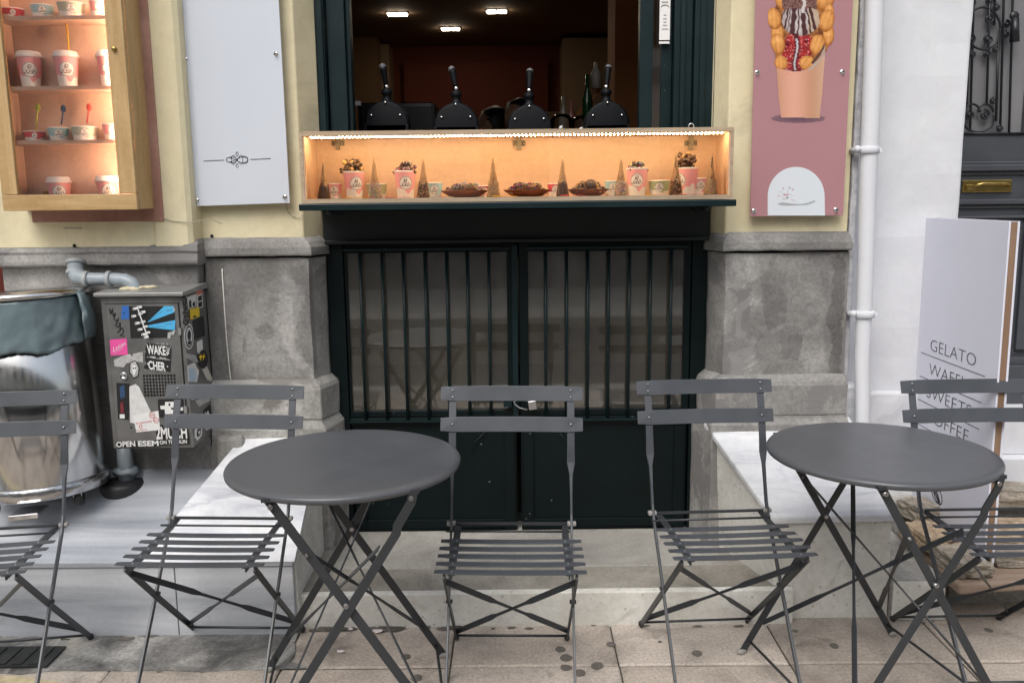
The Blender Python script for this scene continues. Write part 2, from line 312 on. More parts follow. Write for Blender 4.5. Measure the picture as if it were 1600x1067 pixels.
for k in range(60):   # dirt gathered at the foot of the step and ledges
    x = rnd.choice((rnd.gauss(-.62, .07), rnd.uniform(-.7, .85), rnd.uniform(-1.9, 1.4), rnd.gauss(-.42, .05))); r_ = rnd.uniform(.004, .016); yb_ = (2.612 if x < -.72 else 2.662 if x < .85 else 2.695 if x < 1.22 else 2.67)
    mb.prism(blob(x, yb_-rnd.uniform(-.002, .018), r_*1.7, r_*.7, (.0042 if x < -.70 else .0016)+k*.00003, jit=.6), (0, 0, .0009), rnd.choice((3, 4)))
for k in range(70):
    x, y = rnd.uniform(-3, 3), rnd.uniform(.5, 2.6); k2 = rnd.uniform(.003, .012)
    if y < 2.25 or rnd.random() < .35: mb.prism(blob(x, y, k2, k2, .0016), (0, 0, .0006), 4)
struct(mb.build('pavement', pave_mats+[joint, stain_m]))
patch_m = stone('cement_patch', [(.36, (.085, .082, .078)), (.5, (.20, .195, .185)), (.64, (.36, .35, .33))], scale=5, dist=1.2, fine=.3, fscale=80, bump=.8, bscale=50, stain=(.42, .39, .34), sscale=3.3, slo=.56, shi=.68, pits=30)
mb = MB(); edge = []
for i in range(41):
    x = -3.2+i*(2.62/40); edge.append((x, 2.405+.03*noise.noise((x*5, 0, 0))+.012*noise.noise((x*23, 2, 0)), .0018))
for i in range(9):
    y = 2.42+i*.03; edge.append((-.70+.02*noise.noise((0, y*9, 4))-(y-2.42)*.1+(.08 if i == 0 else 0), y, .0018))
edge += [(-.72, 2.70, .0018), (-3.2, 2.70, .0018)]
mb.prism(edge, (0, 0, .0022)); struct(mb.build('cement_patch', patch_m))
mb = MB(); grate_m = plain('dark_drain_iron', (.035, .037, .038), .6, .3, var=.4, vscale=30, bump=.5, bscale=90)
mb.box((-2.05, 2.42, .0082), (-1.43, 2.54, .0125))
for i in range(12):
    x = -2.04+i*.05; mb.box((x, 2.43, .0125), (x+.03, 2.53, .016))
struct(mb.build('drain_cover', grate_m))
mb = MB(); yp = plain('worn_yellow_paint', (.50, .42, .27), .7, var=.3, vscale=25)
mb.prism([(-2.6, 2.30, .002), (-1.42, 2.30, .002), (-1.34, 2.345, .002), (-1.5, 2.385, .002), (-2.6, 2.39, .002)], (0, 0, .0008)); struct(mb.build('road_marking', yp))
# kerb/roadside behind the camera
mb = MB(); mb.box((-30, .02, -.11), (30, .198, .004)); struct(mb.build('kerb', plinth_lt))
# fallen petals and butts
for i, (u, v, lab) in enumerate(((590, 987, 'white and pink fallen petal beside far foot of the left table'), (533, 1018, 'small white paper scrap on the paving under the left table'), (548, 984, 'tiny white petal against the entrance step'))):
    p = atz(u, v, .004); mb = MB(); r0 = (.016, .012, .008)[i]
    g = []
    for a in range(7):
        for b in range(5):
            x, y = (a/6-.5)*2*r0, (b/4-.5)*1.3*r0; g.append((p.x+x, p.y+y*(1-(a/6-.5)**2*2), p.z+.006*noise.noise((a*.6+i, b*.7, i))+.004))
    mb.add(g, [(a*5+b, (a+1)*5+b, (a+1)*5+b+1, a*5+b+1) for a in range(6) for b in range(4)], 0, True)
    o = mb.build('fallen_petal' if i != 1 else 'paper_scrap', [C('petal_white', (.75, .66, .66))] , org=p)
    q = o.modifiers.new('t', 'SOLIDIFY'); q.thickness = .0008; tag(o, lab, 'litter')

# ================================================================== STEPS AND LEDGES
# entrance step in the recess
mb = MB()
mb.hexa([(-.735, 2.672, 0), (.90, 2.672, 0), (.90, 3.26, 0), (-.735, 3.26, 0)], [(-.735, 2.672, .112), (.90, 2.672, .122), (.90, 2.90, .120), (-.735, 2.90, .112)], 0)
def strip(x0, x1, y0, y1, z0a, z0b, mat): mb.hexa([(x0, y0, .05), (x1, y0, .05), (x1, y1, .05), (x0, y1, .05)], [(x0, y0, z0a), (x1, y0, z0a+.006), (x1, y1, z0b+.006), (x0, y1, z0b)], mat)
mb = MB(); mb.hexa([(-.735, 2.668, -.01), (.90, 2.668, -.01), (.90, 2.70, -.01), (-.735, 2.70, -.01)], [(-.735, 2.670, .112), (.90, 2.670, .118), (.90, 2.70, .118), (-.735, 2.70, .112)], 1)
strip(-.735, .90, 2.70, 2.868, .1115, .1135, 0); strip(-.735, .90, 2.872, 3.3, .1135, .118, 2)
step2 = stone('worn_step_stone_pale', [(.3, (.23, .215, .19)), (.5, (.34, .325, .295)), (.7, (.44, .425, .385))], scale=3, dist=.8, fine=.16, fscale=110, bump=.45, bscale=60, stain=(.24, .225, .20), sscale=4.2, slo=.6, shi=.75, pits=60)
st = struct(mb.build('entrance_step', [step_m, cream_cement, step2], bevel=.004))
# left marble ledge
led = empty('marble_ledge', (-1.3, 2.9, 0), 'grey veined marble ledge under the steel bin and meter cabinet', 'ledge')
O = led.location
def ztop(y): return .262+.41*(y-2.62)
mb = MB()
for x0, x1 in ((-2.02, -1.105), (-1.102, -.724)):
    mb.box((x0, 2.62, -.02), (x1, 2.64, .236))
mb.build('front_slab', marble_g, led, O, bevel=.002)
mb = MB(); mb.hexa([(-2.02, 2.615, .236), (-.722, 2.615, .236), (-.722, 3.1, ztop(3.1)-.03), (-2.02, 3.1, ztop(3.1)-.03)], [(-2.02, 2.612, .262), (-.72, 2.612, .255), (-.72, 3.1, ztop(3.1)), (-2.02, 3.1, ztop(3.1))])
mb.build('top_slab', marble_g, led, O, bevel=.006, seg=3)
mb = MB(); mb.add([(-.724, 2.622, 0), (-.722, 2.622, .236), (-.715, 3.05, .545), (-.725, 3.15, .10), (-.725, 3.15, 0), (-2.0, 2.65, 0), (-2.0, 2.65, .22), (-2.0, 3.15, .4), (-.722, 3.15, .56)],
   [(0, 1, 2, 8, 3, 4)], 0)
mb = MB(); mb.prism([(-.735, 2.64, -.01), (-.735, 2.64, .236), (-.735, 3.06, .535), (-.735, 3.2, .535), (-.735, 3.2, -.01)], (.018, 0, 0))
mb.box((-2.0, 2.641, -.01), (-.7351, 3.1, .22))
mb.build('side_face', cream_cement, led, O, bevel=.003)
mb = MB(); A, B, Cc, D = (-1.215, 2.609, .2585), (-.714, 2.609, .2565), (-.708, 3.052, .567), (-.99, 3.052, .557)
mb.hexa([(A[0], A[1], .257), (B[0], B[1], .2555), (Cc[0], Cc[1], .53), (D[0], D[1], .42)], [A, B, Cc, D]); mb.build('sloped_slab', marble_w, led, O, bevel=.003)
# right marble ledge
led = empty('marble_ledge', (1.0, 2.9, 0), 'white marble ledge sloping up to the right pilaster beside the entrance', 'ledge'); O = led.location
def rl(y, z, e=0): # left side x as it runs back
    t = (y-2.7)/.45; return .842*(1-t)+.70*t
mb = MB()
mb.hexa([(.848, 2.705, -.01), (1.226, 2.705, -.01), (1.226, 3.1, -.01), (.705, 3.15, -.01)], [(.836, 2.705, .330), (1.222, 2.705, .335), (1.20, 3.1, .56), (.694, 3.1, .555)])
mb.build('block', cream_cement, led, O, bevel=.004)
mb = MB()
mb.hexa([(.829, 2.695, .331), (1.240, 2.695, .336), (1.215, 3.085, .565), (.682, 3.085, .555)], [(.829, 2.695, .356), (1.243, 2.695, .362), (1.215, 3.085, .592), (.680, 3.085, .583)]); mb.build('top_slab', marble_w, led, O, bevel=.006, seg=3)
# low concrete step at right of ledge
mb = MB(); mb.hexa([(1.228, 2.68, -.01), (1.405, 2.68, -.01), (1.405, 3.25, -.01), (1.228, 3.25, -.01)], [(1.228, 2.684, .143), (1.398, 2.684, .143), (1.398, 3.25, .15), (1.228, 3.25, .15)], 0)
mb.prism([(1.2285, 2.679, .003), (1.4045, 2.679, .003), (1.3985, 2.679, .138), (1.2285, 2.679, .138)], (0, .004, 0), 1)
o = mb.build('concrete_step', [plinth_lt, cream_cement], bevel=.004); tag(o, 'low grey concrete step with whitewashed front beside the marble ledge', 'step')
# neighbour ground/sill at right
mb = MB(); mb.hexa([(1.402, 3.06, -.01), (4.2, 2.95, -.01), (4.2, 3.7, -.01), (1.402, 3.7, -.01)], [(1.402, 3.08, .26), (4.2, 2.97, .26), (4.2, 3.7, .27), (1.402, 3.7, .27)]); mb.box((1.5, 3.17, .26), (4.2, 3.7, .40), 1); mb.box((1.51, 3.215, .40), (4.2, 3.7, .545), 1)
struct(mb.build('door_steps', [plinth_lt, white_wall], bevel=.006))

# ================================================================== CAFE BUILDING
caf = empty('cafe_building', (0, 3.3, 0), 'cream yellow cafe front with grey cement plinth and serving window', 'building'); O = caf.location
mb = MB()
# pilaster left of window: front with splayed reveal
def pil(xs, z0, z1, mat=0): mb.prism([(x, y, z0) for x, y in xs], (0, 0, z1-z0), mat)
pil([(-1.16, 3.1), (-.752, 3.1), (-.70, 3.195), (-.70, 3.3), (-1.16, 3.3)], 1.245, 3.6)
mb.build('pilaster', yellow, caf, O, bevel=.006, seg=3); mb = MB()
pil([(.745, 3.1), (1.178, 3.1), (1.178, 3.3), (.708, 3.3), (.708, 3.195)], 1.24, 3.6)
build_wall = mb.build('pilaster', yellow, caf, O, bevel=.006, seg=3)
mb = MB()
pil([(-1.78, 3.0), (-1.27, 3.0), (-1.245, 3.006), (-1.235, 3.0), (-1.15, 3.0), (-1.128, 3.004), (-1.114, 3.018), (-1.111, 3.04), (-1.111, 3.3), (-1.78, 3.3)], 1.24, 3.6)
mb.build('wall', yellow, caf, O)
mb = MB(); mb.box((-1.2, 3.18, 2.75), (1.18, 3.4, 3.6)); mb.box((-2.6, 3.1, 2.6), (-1.785, 3.3, 3.6)); mb.box((-5, 3.0, 0), (-2.6, 3.3, 3.6)); mb.build('wall', yellow, caf, O)
# plinth: right
def plinth(fr, z0, z1, chamf=0, back=3.3, mat=plinth_m, name='plinth', bevel=.006, dz=0):
    m = MB(); pts = [(x, y, z0) for x, y in fr]; top = [(x, y, z1) for x, y in (chamf or fr)]
    m.loft([pts, top]); return m
def rough(ob, amp=.004, sc=12, cuts=.045):
    """break up a cast surface: subdivide and push vertices a little"""
    me = ob.data; bm = bmesh.new(); bm.from_mesh(me)
    for _ in range(8):
        es = [e for e in bm.edges if e.calc_length() > cuts*1.6]
        if not es: break
        bmesh.ops.subdivide_edges(bm, edges=es, cuts=1, use_grid_fill=True)
    bmesh.ops.triangulate(bm, faces=[f for f in bm.faces if len(f.verts) > 4])
    for v in bm.verts: v.co += Vector((noise.noise(v.co*sc), noise.noise(v.co*sc+Vector((7, 0, 0))), noise.noise(v.co*sc+Vector((0, 5, 0)))))*amp
    bm.to_mesh(me); bm.free()
# right pilaster plinth
R_die = [(.745, 3.08), (1.182, 3.08), (1.182, 3.3), (.705, 3.3), (.705, 3.17)]
def grow(p, d):  # push the front and the inner side out
    return [(p[0][0]-d*.9, p[0][1]-d), (p[1][0]+d*.2, p[1][1]-d), (p[2][0]+d*.2, p[2][1]), (p[3][0]-d*.9, p[3][1]), (p[4][0]-d*.9, p[4][1])]
L_die = [(-.735, 3.08), (-1.105, 3.08), (-1.105, 3.3), (-.697, 3.3), (-.697, 3.17)]
def growL(p, d): return [(p[0][0]+d*.9, p[0][1]-d), (p[1][0], p[1][1]-d), (p[2][0], p[2][1]), (p[3][0]+d*.9, p[3][1]), (p[4][0]+d*.9, p[4][1])]
def inpoly(x, y, P):
    c = False; n = len(P)
    for i in range(n):
        x1, y1 = P[i]; x2, y2 = P[i-1]
        if (y1 > y) != (y2 > y) and x < (x2-x1)*(y-y1)/(y2-y1)+x1: c = not c
    return c
# worn and re-rendered areas of the cement, drawn from the stone's own outlines
WEAR = [([(451, 419), (486, 412), (491, 480), (499, 588), (481, 569), (466, 542), (462, 503), (478, 470), (470, 445), (455, 440)], .26), ([(400, 512), (412, 505), (424, 509), (430, 521), (424, 531), (410, 535), (399, 526)], .2),
        ([(436, 428), (451, 432), (466, 455), (458, 500), (462, 545), (484, 572), (470, 580), (444, 540), (430, 500), (436, 468)], .78), ([(325, 400), (349, 400), (353, 500), (364, 600), (330, 600)], .2), ([(380, 440), (420, 450), (432, 490), (400, 500), (385, 480)], .64), ([(380, 560), (440, 552), (470, 588), (370, 592)], .7),
        ([(1300, 398), (1324, 396), (1320, 470), (1312, 592), (1290, 592), (1302, 540), (1288, 500), (1304, 450)], .12), ([(1148, 478), (1166, 466), (1188, 468), (1190, 477), (1170, 478), (1160, 492), (1162, 515), (1184, 530), (1180, 540), (1152, 524)], .8),
        ([(1140, 392), (1200, 390), (1200, 420), (1176, 440), (1150, 430)], .72), ([(1212, 392), (1262, 404), (1284, 420), (1288, 455), (1268, 470), (1240, 430), (1206, 420)], .75), ([(1214, 516), (1242, 508), (1258, 530), (1248, 564), (1220, 560)], .3), ([(1138, 550), (1175, 540), (1192, 588), (1140, 592)], .76), ([(1256, 520), (1284, 500), (1290, 560), (1270, 585), (1252, 570)], .74), ([(1190, 440), (1226, 450), (1230, 500), (1200, 520), (1192, 480)], .28)]
WEARW = [([(at(u, v, 3.08).x, at(u, v, 3.08).z) for u, v in P], k) for P, k in WEAR]
def wear(ob, base):
    me = ob.data; at_ = me.attributes.new('wear', 'FLOAT', 'POINT')
    for i, v in enumerate(me.vertices):
        p = v.co+Vector(base); q = Vector((p.x*14, p.y*14, p.z*14)); x = p.x+.010*noise.fractal(q, .8, 2, 4); z = p.z+.010*noise.fractal(q+Vector((5, 5, 5)), .8, 2, 4); k = .5
        if p.y < 3.10:
            for P, w in WEARW:
                if inpoly(x, z, P): k = w
        at_.data[i].value = k+.16*noise.fractal(q*.6, .7, 2, 5)
plinth_w = plinth_m.copy(); plinth_w.name = 'worn_cement'; _n = plinth_w.node_tree; _b = _n.nodes['Principled BSDF']; _src = _b.inputs['Base Color'].links[0].from_socket
_a = _n.nodes.new('ShaderNodeAttribute'); _a.attribute_name = 'wear'; _m = _n.nodes.new('ShaderNodeMapRange'); _m.inputs['To Min'].default_value = .50; _m.inputs['To Max'].default_value = 1.40; _n.links.new(_a.outputs['Fac'], _m.inputs['Value'])
_x = _n.nodes.new('ShaderNodeMix'); _x.data_type = 'RGBA'; _x.blend_type = 'MULTIPLY'; _x.inputs['Factor'].default_value = 1; _n.links.new(_src, _x.inputs['A']); _n.links.new(_m.outputs['Result'], _x.inputs['B']); _n.links.new(_x.outputs['Result'], _b.inputs['Base Color'])
for die, g in ((R_die, grow), (L_die, growL)):
    m = MB(); ring = lambda d, z: [(x, y, z) for x, y in g(die, d)]
    m.loft([ring(.0, .74), ring(0, 1.19)]); ob = m.build('plinth', plinth_w, caf, O, bevel=.004)
    rough(ob, .004, 9, .0075); wear(ob, O)
    m = MB(); m.loft([ring(.016, 1.197), ring(.018, 1.204), ring(.016, 1.226), ring(.004, 1.246), ring(-.016, 1.262)]); ob = m.build('plinth_moulding', plinth_m, caf, O, bevel=.003); rough(ob, .003, 16, .04)
    m = MB(); m.loft([ring(.05, .105), ring(.05, .575), ring(.032, .598), ring(.032, .605)]); m.loft([ring(.032, .606), ring(.034, .716), ring(.028, .73), ring(.002, .752)]); ob = m.build('plinth_base', plinth_lt if die is L_die else plinth_m, caf, O, bevel=.005); rough(ob, .004, 11, .05)
# left wall plinth
m = MB(); m.box((-1.80, 3.035, .2), (-1.112, 3.3, 1.175)); ob = m.build('plinth', plinth_m, caf, O, bevel=.008); rough(ob, .005, 9, .06)
m = MB(); rg = lambda d, z: [(-1.80-d*.5, 3.03-d, z), (-1.106+d*.3, 3.03-d, z), (-1.106+d*.3, 3.3, z), (-1.80-d*.5, 3.3, z)]
m.loft([rg(.0, 1.17), rg(.035, 1.178), rg(.037, 1.19), rg(.03, 1.215), rg(.036, 1.222), rg(.026, 1.245), rg(-.012, 1.262)]); ob = m.build('plinth_moulding', plinth_m, caf, O, bevel=.003); rough(ob, .003, 16, .04)
m = MB(); m.box((-1.08, 3.0, .3), (-.98, 3.08, .56)); m.box((-1.115, 3.03, .3), (-1.03, 3.1, .52)); ob = m.build('plinth_base', plinth_lt, caf, O, bevel=.015); rough(ob, .010, 14, .03)
# old rag seam on the left die
m = MB(); m.tube([at(u, v, 3.077) for u, v in ((347, 420), (350, 470), (354, 530), (360, 590), (362, 598))], .0022, 5); m.tube([at(u, v, 3.05) for u, v in ((341, 618), (344, 630), (347, 645))], .003, 5); m.build('cable', cream_cement, caf, O)
m = MB()
for (u, v, Y) in ((116, 384, 2.995), (331, 369, 3.097), (335, 377, 3.097)): m.ball(at(u, v, Y), .006, 8, 6)
m.build('wall_hole', black_m, caf, O)
m = MB()
for pts, Y in (([(100, 357), (128, 357)], 2.997), ([(250, 340), (270, 346), (300, 348), (330, 342), (346, 350)], 2.996)):
    m.tube([at(u, v, Y) for u, v in pts], .0013, 5)
m.tube([at(u, v, 3.094) for u, v in ((448, 320), (449, 330), (456, 338), (466, 341), (474, 336))], .0012, 5)
m.build('wire', plain('grey_wire', (.3, .28, .22), .6), caf, O)
# side doorway at the far left
m = MB(); m.box((-2.6, 3.28, 0), (-1.79, 3.32, 2.6), 0); m.box((-2.6, 3.2, .9), (-1.85, 3.26, 1.0), 1); m.build('side_door', [plain('dark_red_door', (.10, .014, .008), .45, var=.3, vscale=6), plain('dark_orange_band', (.16, .04, .01), .5)], caf, O)  # dark red slab with a plain dark orange band across it
# serving window frame
m = MB()
m.box((-.735, 3.2, 1.385), (-.668, 3.32, 2.75)); m.box((-.665, 3.225, 1.385), (-.60, 3.30, 2.75)); m.box((-.60, 3.245, 1.385), (-.585, 3.30, 2.75)); m.box((-.694, 3.19, 1.385), (-.672, 3.2, 2.75))
m.box((.455, 3.25, 1.385), (.502, 3.30, 2.75)); m.box((.575, 3.225, 1.385), (.64, 3.30, 2.75)); m.box((.642, 3.2, 1.385), (.73, 3.32, 2.75)); m.box((.595, 3.21, 1.385), (.612, 3.225, 2.75)); m.box((.66, 3.19, 1.385), (.68, 3.2, 2.75)); m.box((.71, 3.185, 1.385), (.722, 3.2, 2.75)); m.box((.535, 3.265, 1.385), (.574, 3.29, 2.75))
m.box((-.735, 3.2, 2.66), (.73, 3.32, 2.75))
wf = m.build('window_frame', green_lt, caf, O, bevel=.003)
m = MB(); m.box((.502, 3.272, 1.39), (.535, 3.276, 2.66)); m.build('pane', glass('side_glass', .1), caf, O)
m = MB(); m.box((-.70, 3.18, 1.232), (.708, 3.24, 1.352)); m.box((-.69, 3.15, 1.232), (.70, 3.18, 1.245)); m.build('apron_board', plain('near_black_green', (.004, .007, .007), .45, var=.2), caf, O, bevel=.002)
sill = MB(); sill.box((-.706, 2.862, 1.356), (.722, 3.24, 1.378)); sill.build('window_sill', green_lt, caf, O, bevel=.003)
m = MB()
for u in (512, 1106):
    p = at(u, 334, 2.9); m.tube([(p.x, 2.9, 1.357), (p.x, 2.9, 1.345)], .004, 8); m.box((p.x-.006, 2.92, 1.34), (p.x+.006, 3.15, 1.352))
m.build('sill_bracket', steel_dk, caf, O)
# cellar door with barred window
gy = 3.2
cel = MB(); cel.box((-.70, gy-.01, .10), (-.634, gy+.06, 1.232)); cel.build('door_frame', green, caf, O, bevel=.003); cel = MB(); cel.box((.650, gy-.01, .10), (.715, gy+.06, 1.232)); cel.build('door_frame', green, caf, O, bevel=.003)
def leaf(x0, x1, bars, gx0, gx1):
    m = MB(); z0, z1 = .118, 1.228
    m.box((x0, gy, .575), (gx0-.012, gy+.035, z1)); m.box((gx1+.012, gy, .575), (x1, gy+.035, z1)); m.box((gx0-.012, gy, 1.195), (gx1+.012, gy+.035, z1)); m.box((gx0-.012, gy, .575), (gx1+.012, gy+.035, .60))
    m.box((x0, gy-.012, .548), (x1, gy+.03, .574)); m.box((x0+.003, gy+.004, z0), (x1-.003, gy+.03, .547))
    m.box((x0+.01, gy-.004, z0+.015), (x0+.05, gy+.004, .53)); m.box((x1-.05, gy-.004, z0+.015), (x1-.01, gy+.004, .53)); m.box((x0+.05, gy-.004, z0+.015), (x1-.05, gy+.004, z0+.05))
    d = m.build('cellar_door', green, caf, O, bevel=.002)
    m = MB()
    for b in bars: m.tube([(b, gy-.014, .568), (b, gy-.014, 1.206)], .0062, 8)
    m.box((gx0-.02, gy-.022, 1.204), (gx1+.02, gy-.006, 1.213)); m.box((gx0-.02, gy-.024, .561), (gx1+.02, gy-.004, .568)); m.build('bars', green_lt, d)
    m.build
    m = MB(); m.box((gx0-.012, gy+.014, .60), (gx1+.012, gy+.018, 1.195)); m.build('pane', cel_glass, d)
    return d
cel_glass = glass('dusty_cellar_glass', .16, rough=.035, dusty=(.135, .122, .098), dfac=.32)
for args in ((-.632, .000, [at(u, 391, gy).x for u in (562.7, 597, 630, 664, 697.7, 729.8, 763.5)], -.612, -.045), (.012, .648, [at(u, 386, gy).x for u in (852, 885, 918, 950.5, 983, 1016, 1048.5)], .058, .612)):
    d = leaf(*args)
    for ch in d.children:   # child meshes were built in world coordinates
        for v in ch.data.vertices: v.co -= Vector(O)
m = MB(); m.ball((.05, gy-.004, .505), .009, 10, 8); m.tube([(.05, gy, .505), (.05, gy+.01, .505)], .006, 8)
m.tube([at(737, 708, gy-.005), at(742, 690, gy-.008), at(760, 672, gy-.006)], .0022, 6); m.tube([at(875, 676, gy-.005), at(888, 695, gy-.006)], .0018, 6)
m.box((-.014, gy-.016, .56), (.006, gy-.002, 1.22)); m.box((-.05, gy-.02, .615), (-.02, gy-.006, .66)); m.build('door_bolt', green_lt, caf, O)
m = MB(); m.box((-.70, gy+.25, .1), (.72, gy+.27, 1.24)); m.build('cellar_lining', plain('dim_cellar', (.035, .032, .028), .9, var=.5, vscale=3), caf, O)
pl = empty('padlock', (.03, 3.17, .63), 'small chrome padlock hanging on the cellar door bolt', 'padlock'); Po = pl.location
m = MB(); p = at(832, 632, 3.165); M2 = Matrix.Translation(p) @ Matrix.Rotation(radians(-8), 4, 'Y'); m.box((-.016, -.009, -.019), (.016, .009, .017), 0, M2); m.build('lock_body', chrome, pl, Po, bevel=.004)
m = MB(); m.tube([at(u, v, 3.165) for u, v in ((824, 640), (812, 637), (805, 632), (803, 627), (808, 624), (818, 625), (826, 626))], .0032, 8); m.build('shackle', chrome, pl, Po)

# interior of the serving room
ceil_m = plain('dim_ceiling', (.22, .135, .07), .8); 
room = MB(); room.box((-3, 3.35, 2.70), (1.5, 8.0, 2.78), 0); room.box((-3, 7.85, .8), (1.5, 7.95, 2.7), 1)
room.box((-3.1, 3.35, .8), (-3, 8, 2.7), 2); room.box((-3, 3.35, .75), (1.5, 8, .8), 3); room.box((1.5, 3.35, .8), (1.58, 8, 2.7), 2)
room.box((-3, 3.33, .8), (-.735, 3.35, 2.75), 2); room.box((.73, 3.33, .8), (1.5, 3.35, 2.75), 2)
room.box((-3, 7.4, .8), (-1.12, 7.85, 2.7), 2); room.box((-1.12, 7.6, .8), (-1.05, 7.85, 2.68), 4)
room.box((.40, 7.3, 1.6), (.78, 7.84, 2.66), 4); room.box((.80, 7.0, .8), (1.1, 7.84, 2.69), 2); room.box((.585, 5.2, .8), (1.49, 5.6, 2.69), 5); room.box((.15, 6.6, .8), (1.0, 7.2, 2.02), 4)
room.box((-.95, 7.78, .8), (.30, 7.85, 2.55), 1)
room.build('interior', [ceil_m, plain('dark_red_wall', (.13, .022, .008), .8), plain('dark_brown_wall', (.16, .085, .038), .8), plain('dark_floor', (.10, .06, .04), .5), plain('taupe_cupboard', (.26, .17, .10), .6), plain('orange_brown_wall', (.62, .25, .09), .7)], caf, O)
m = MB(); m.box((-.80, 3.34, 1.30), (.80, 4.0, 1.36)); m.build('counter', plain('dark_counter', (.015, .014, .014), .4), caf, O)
glow = plain('warm_lamp', (1, 1, 1), .5, emit=(1, .86, .66), estr=30)
for i, (u, v) in enumerate(((621, 23), (776, 19), (704, 46))):
    p = atz(u, v, 2.69); rt_ = empty('ceiling_light', p, ('twin square ceiling light inside the cafe, nearer left one', 'twin square ceiling light inside the cafe, nearer right one', 'twin square ceiling light inside the cafe, lowest in view of the three')[i], 'ceiling light', 'ceiling lights inside the cafe')
    m = MB(); m.box((p.x-.075, p.y-.045, 2.693), (p.x+.075, p.y+.045, 2.70)); m.build('housing', plinth_lt, rt_, p)
    m = MB(); m.box((p.x-.066, p.y-.035, 2.685), (p.x-.006, p.y+.035, 2.693)); m.box((p.x+.006, p.y-.035, 2.685), (p.x+.066, p.y+.035, 2.693)); m.build('diffuser', glow, rt_, p)
# shelf with bottles inside on the right
sh = empty('bar_shelf', (.5, 4.6, 1.55), 'dim wooden rack with bottles at the right of the cafe interior', 'shelf')
m = MB(); m.bar([(.20, 4.7, 1.68), (.50, 4.75, 2.0)], .04, .02, (0, 1, 0)); m.box((.25, 4.6, 1.66), (.60, 4.75, 1.69)); m.build('rack', plain('dim_orange_wood', (.45, .16, .04), .6), sh, sh.location)
for x, c, z, h in ((.43, (.5, .46, .4), 1.95, .13), (.385, (.01, .07, .025), 1.69, .33), (.30, (.40, .16, .12), 1.69, .20), (.26, (.34, .28, .2), 1.69, .22), (.47, (.2, .13, .06), 1.69, .28)):
    m = MB(); m.lathe([(.001, z), (.028, z), (.028, z+h*.6), (.012, z+h*.78), (.012, z+h), (.001, z+h)], (x, 4.68, 0), 12); m.build('bottle', plain('bottle_tint', c, .15), sh, sh.location)
cfm = empty('coffee_machine', (-.62, 4.2, 1.36), 'dark espresso machine with a white bracket at the left inside the cafe', 'coffee machine')
m = MB(); m.box((-.72, 4.1, 1.36), (-.36, 4.4, 1.83)); m.build('machine_body', plain('black_machine', (.012, .011, .011), .3), cfm, cfm.location, bevel=.02)
m = MB(); m.box((-.775, 4.08, 1.6), (-.755, 4.1, 1.835)); m.box((-.775, 4.08, 1.815), (-.70, 4.1, 1.835)); m.build('bracket', plain('pale_bracket', (.75, .75, .72), .4), cfm, cfm.location)
m = MB(); m.box((-.82, 4.1, 1.6), (-.785, 4.12, 1.79)); m.build('red_cup_stack', plain('dim_red', (.4, .03, .03), .5), cfm, cfm.location)
for i, (x, z) in enumerate(((.235, 1.775), (.335, 1.765))):
    jr = empty('glass_jar', (x, 4.4, 1.6), ('clear glass jar inside the cafe between the two right taps, left one', 'clear glass jar inside the cafe beside the fourth tap')[i], 'jar', 'glass jars inside the cafe')
    m = MB(); m.lathe([(.05, 1.6), (.055, 1.62), (.055, z), (.03, z+.02), (.001, z+.025)], (x, 4.4, 0), 20, cap=False); m.build('jar_glass', glass('jar_glass', .12), jr, jr.location)
    m = MB(); m.lathe([(.045, 1.6), (.045, z-.06), (.001, z-.055)], (x, 4.4, 0), 16); m.build('contents', plain('pale_sugar', (.5, .42, .3), .7), jr, jr.location)
# gelato pump taps in the window
tap_m = plain('black_enamel', (.004, .005, .007), .55, 0, .2, rvar=.05); tap_g = plain('grey_rubber', (.14, .14, .15), .4)
taps = []
T0 = empty('dispenser_tap', (0, 3.45, 1.36), None, None)
m = MB(); prof = [(.001, -.045), (.078, -.045), (.085, -.038), (.085, .038), (.078, .045), (.001, .045)]
m.lathe(prof, (0, 0, .315), 32, axis='y'); m.box((-.085, -.045, 0), (.085, .045, .31)); m.build('drum', tap_m, T0, bevel=.002)
m = MB(); m.lathe([(.001, .38), (.03, .385), (.024, .40), (.016, .41), (.016, .425), (.022, .43), (.018, .445), (.001, .45)], (0, 0, 0), 16); m.build('neck', tap_m, T0)
m = MB(); m.ball((0, 0, .455), .011, 10, 8)
for a in (-.055, .055, 0): m.ball((a, -.047, .345 if a else .392), .0055, 8, 6)
m.build('bolt', chrome, T0)
m = MB(); m.tube([(0, 0, .455), (-.002, -.002, .466), (-.005, -.005, .480), (-.009, -.009, .515), (-.012, -.012, .528)], [.006, .0095, .0105, .0125, .0135], 14); m.build('lever', tap_m, T0)
m = MB(); m.ball((-.0125, -.0125, .528), .0135, 14, 8); m.build('lever_cap', tap_g, T0)
for i, (u, la, rz) in enumerate(((606, 'black dispenser tap with back-tilted lever, first from the left in the window', .15), (714, 'black dispenser tap with upright lever, second from the left in the window', -1.2), (827, 'black dispenser tap with short lever, third from the left in the window', -2.6), (947, 'black dispenser tap at the right end of the window, before the bottles', -2.9))):
    o = T0 if i == 0 else copy_tree(T0); taps.append(o); p = at(u, 197, 3.45); o.location = (p.x, 3.45, 1.352+(0.01, .0, -.01, 0)[i]); tag(o, la, 'tap', 'dispenser taps in the serving window'); 
    for ch in o.children:
        if ch.name.startswith('lever'): ch.rotation_euler = (0, 0, rz)
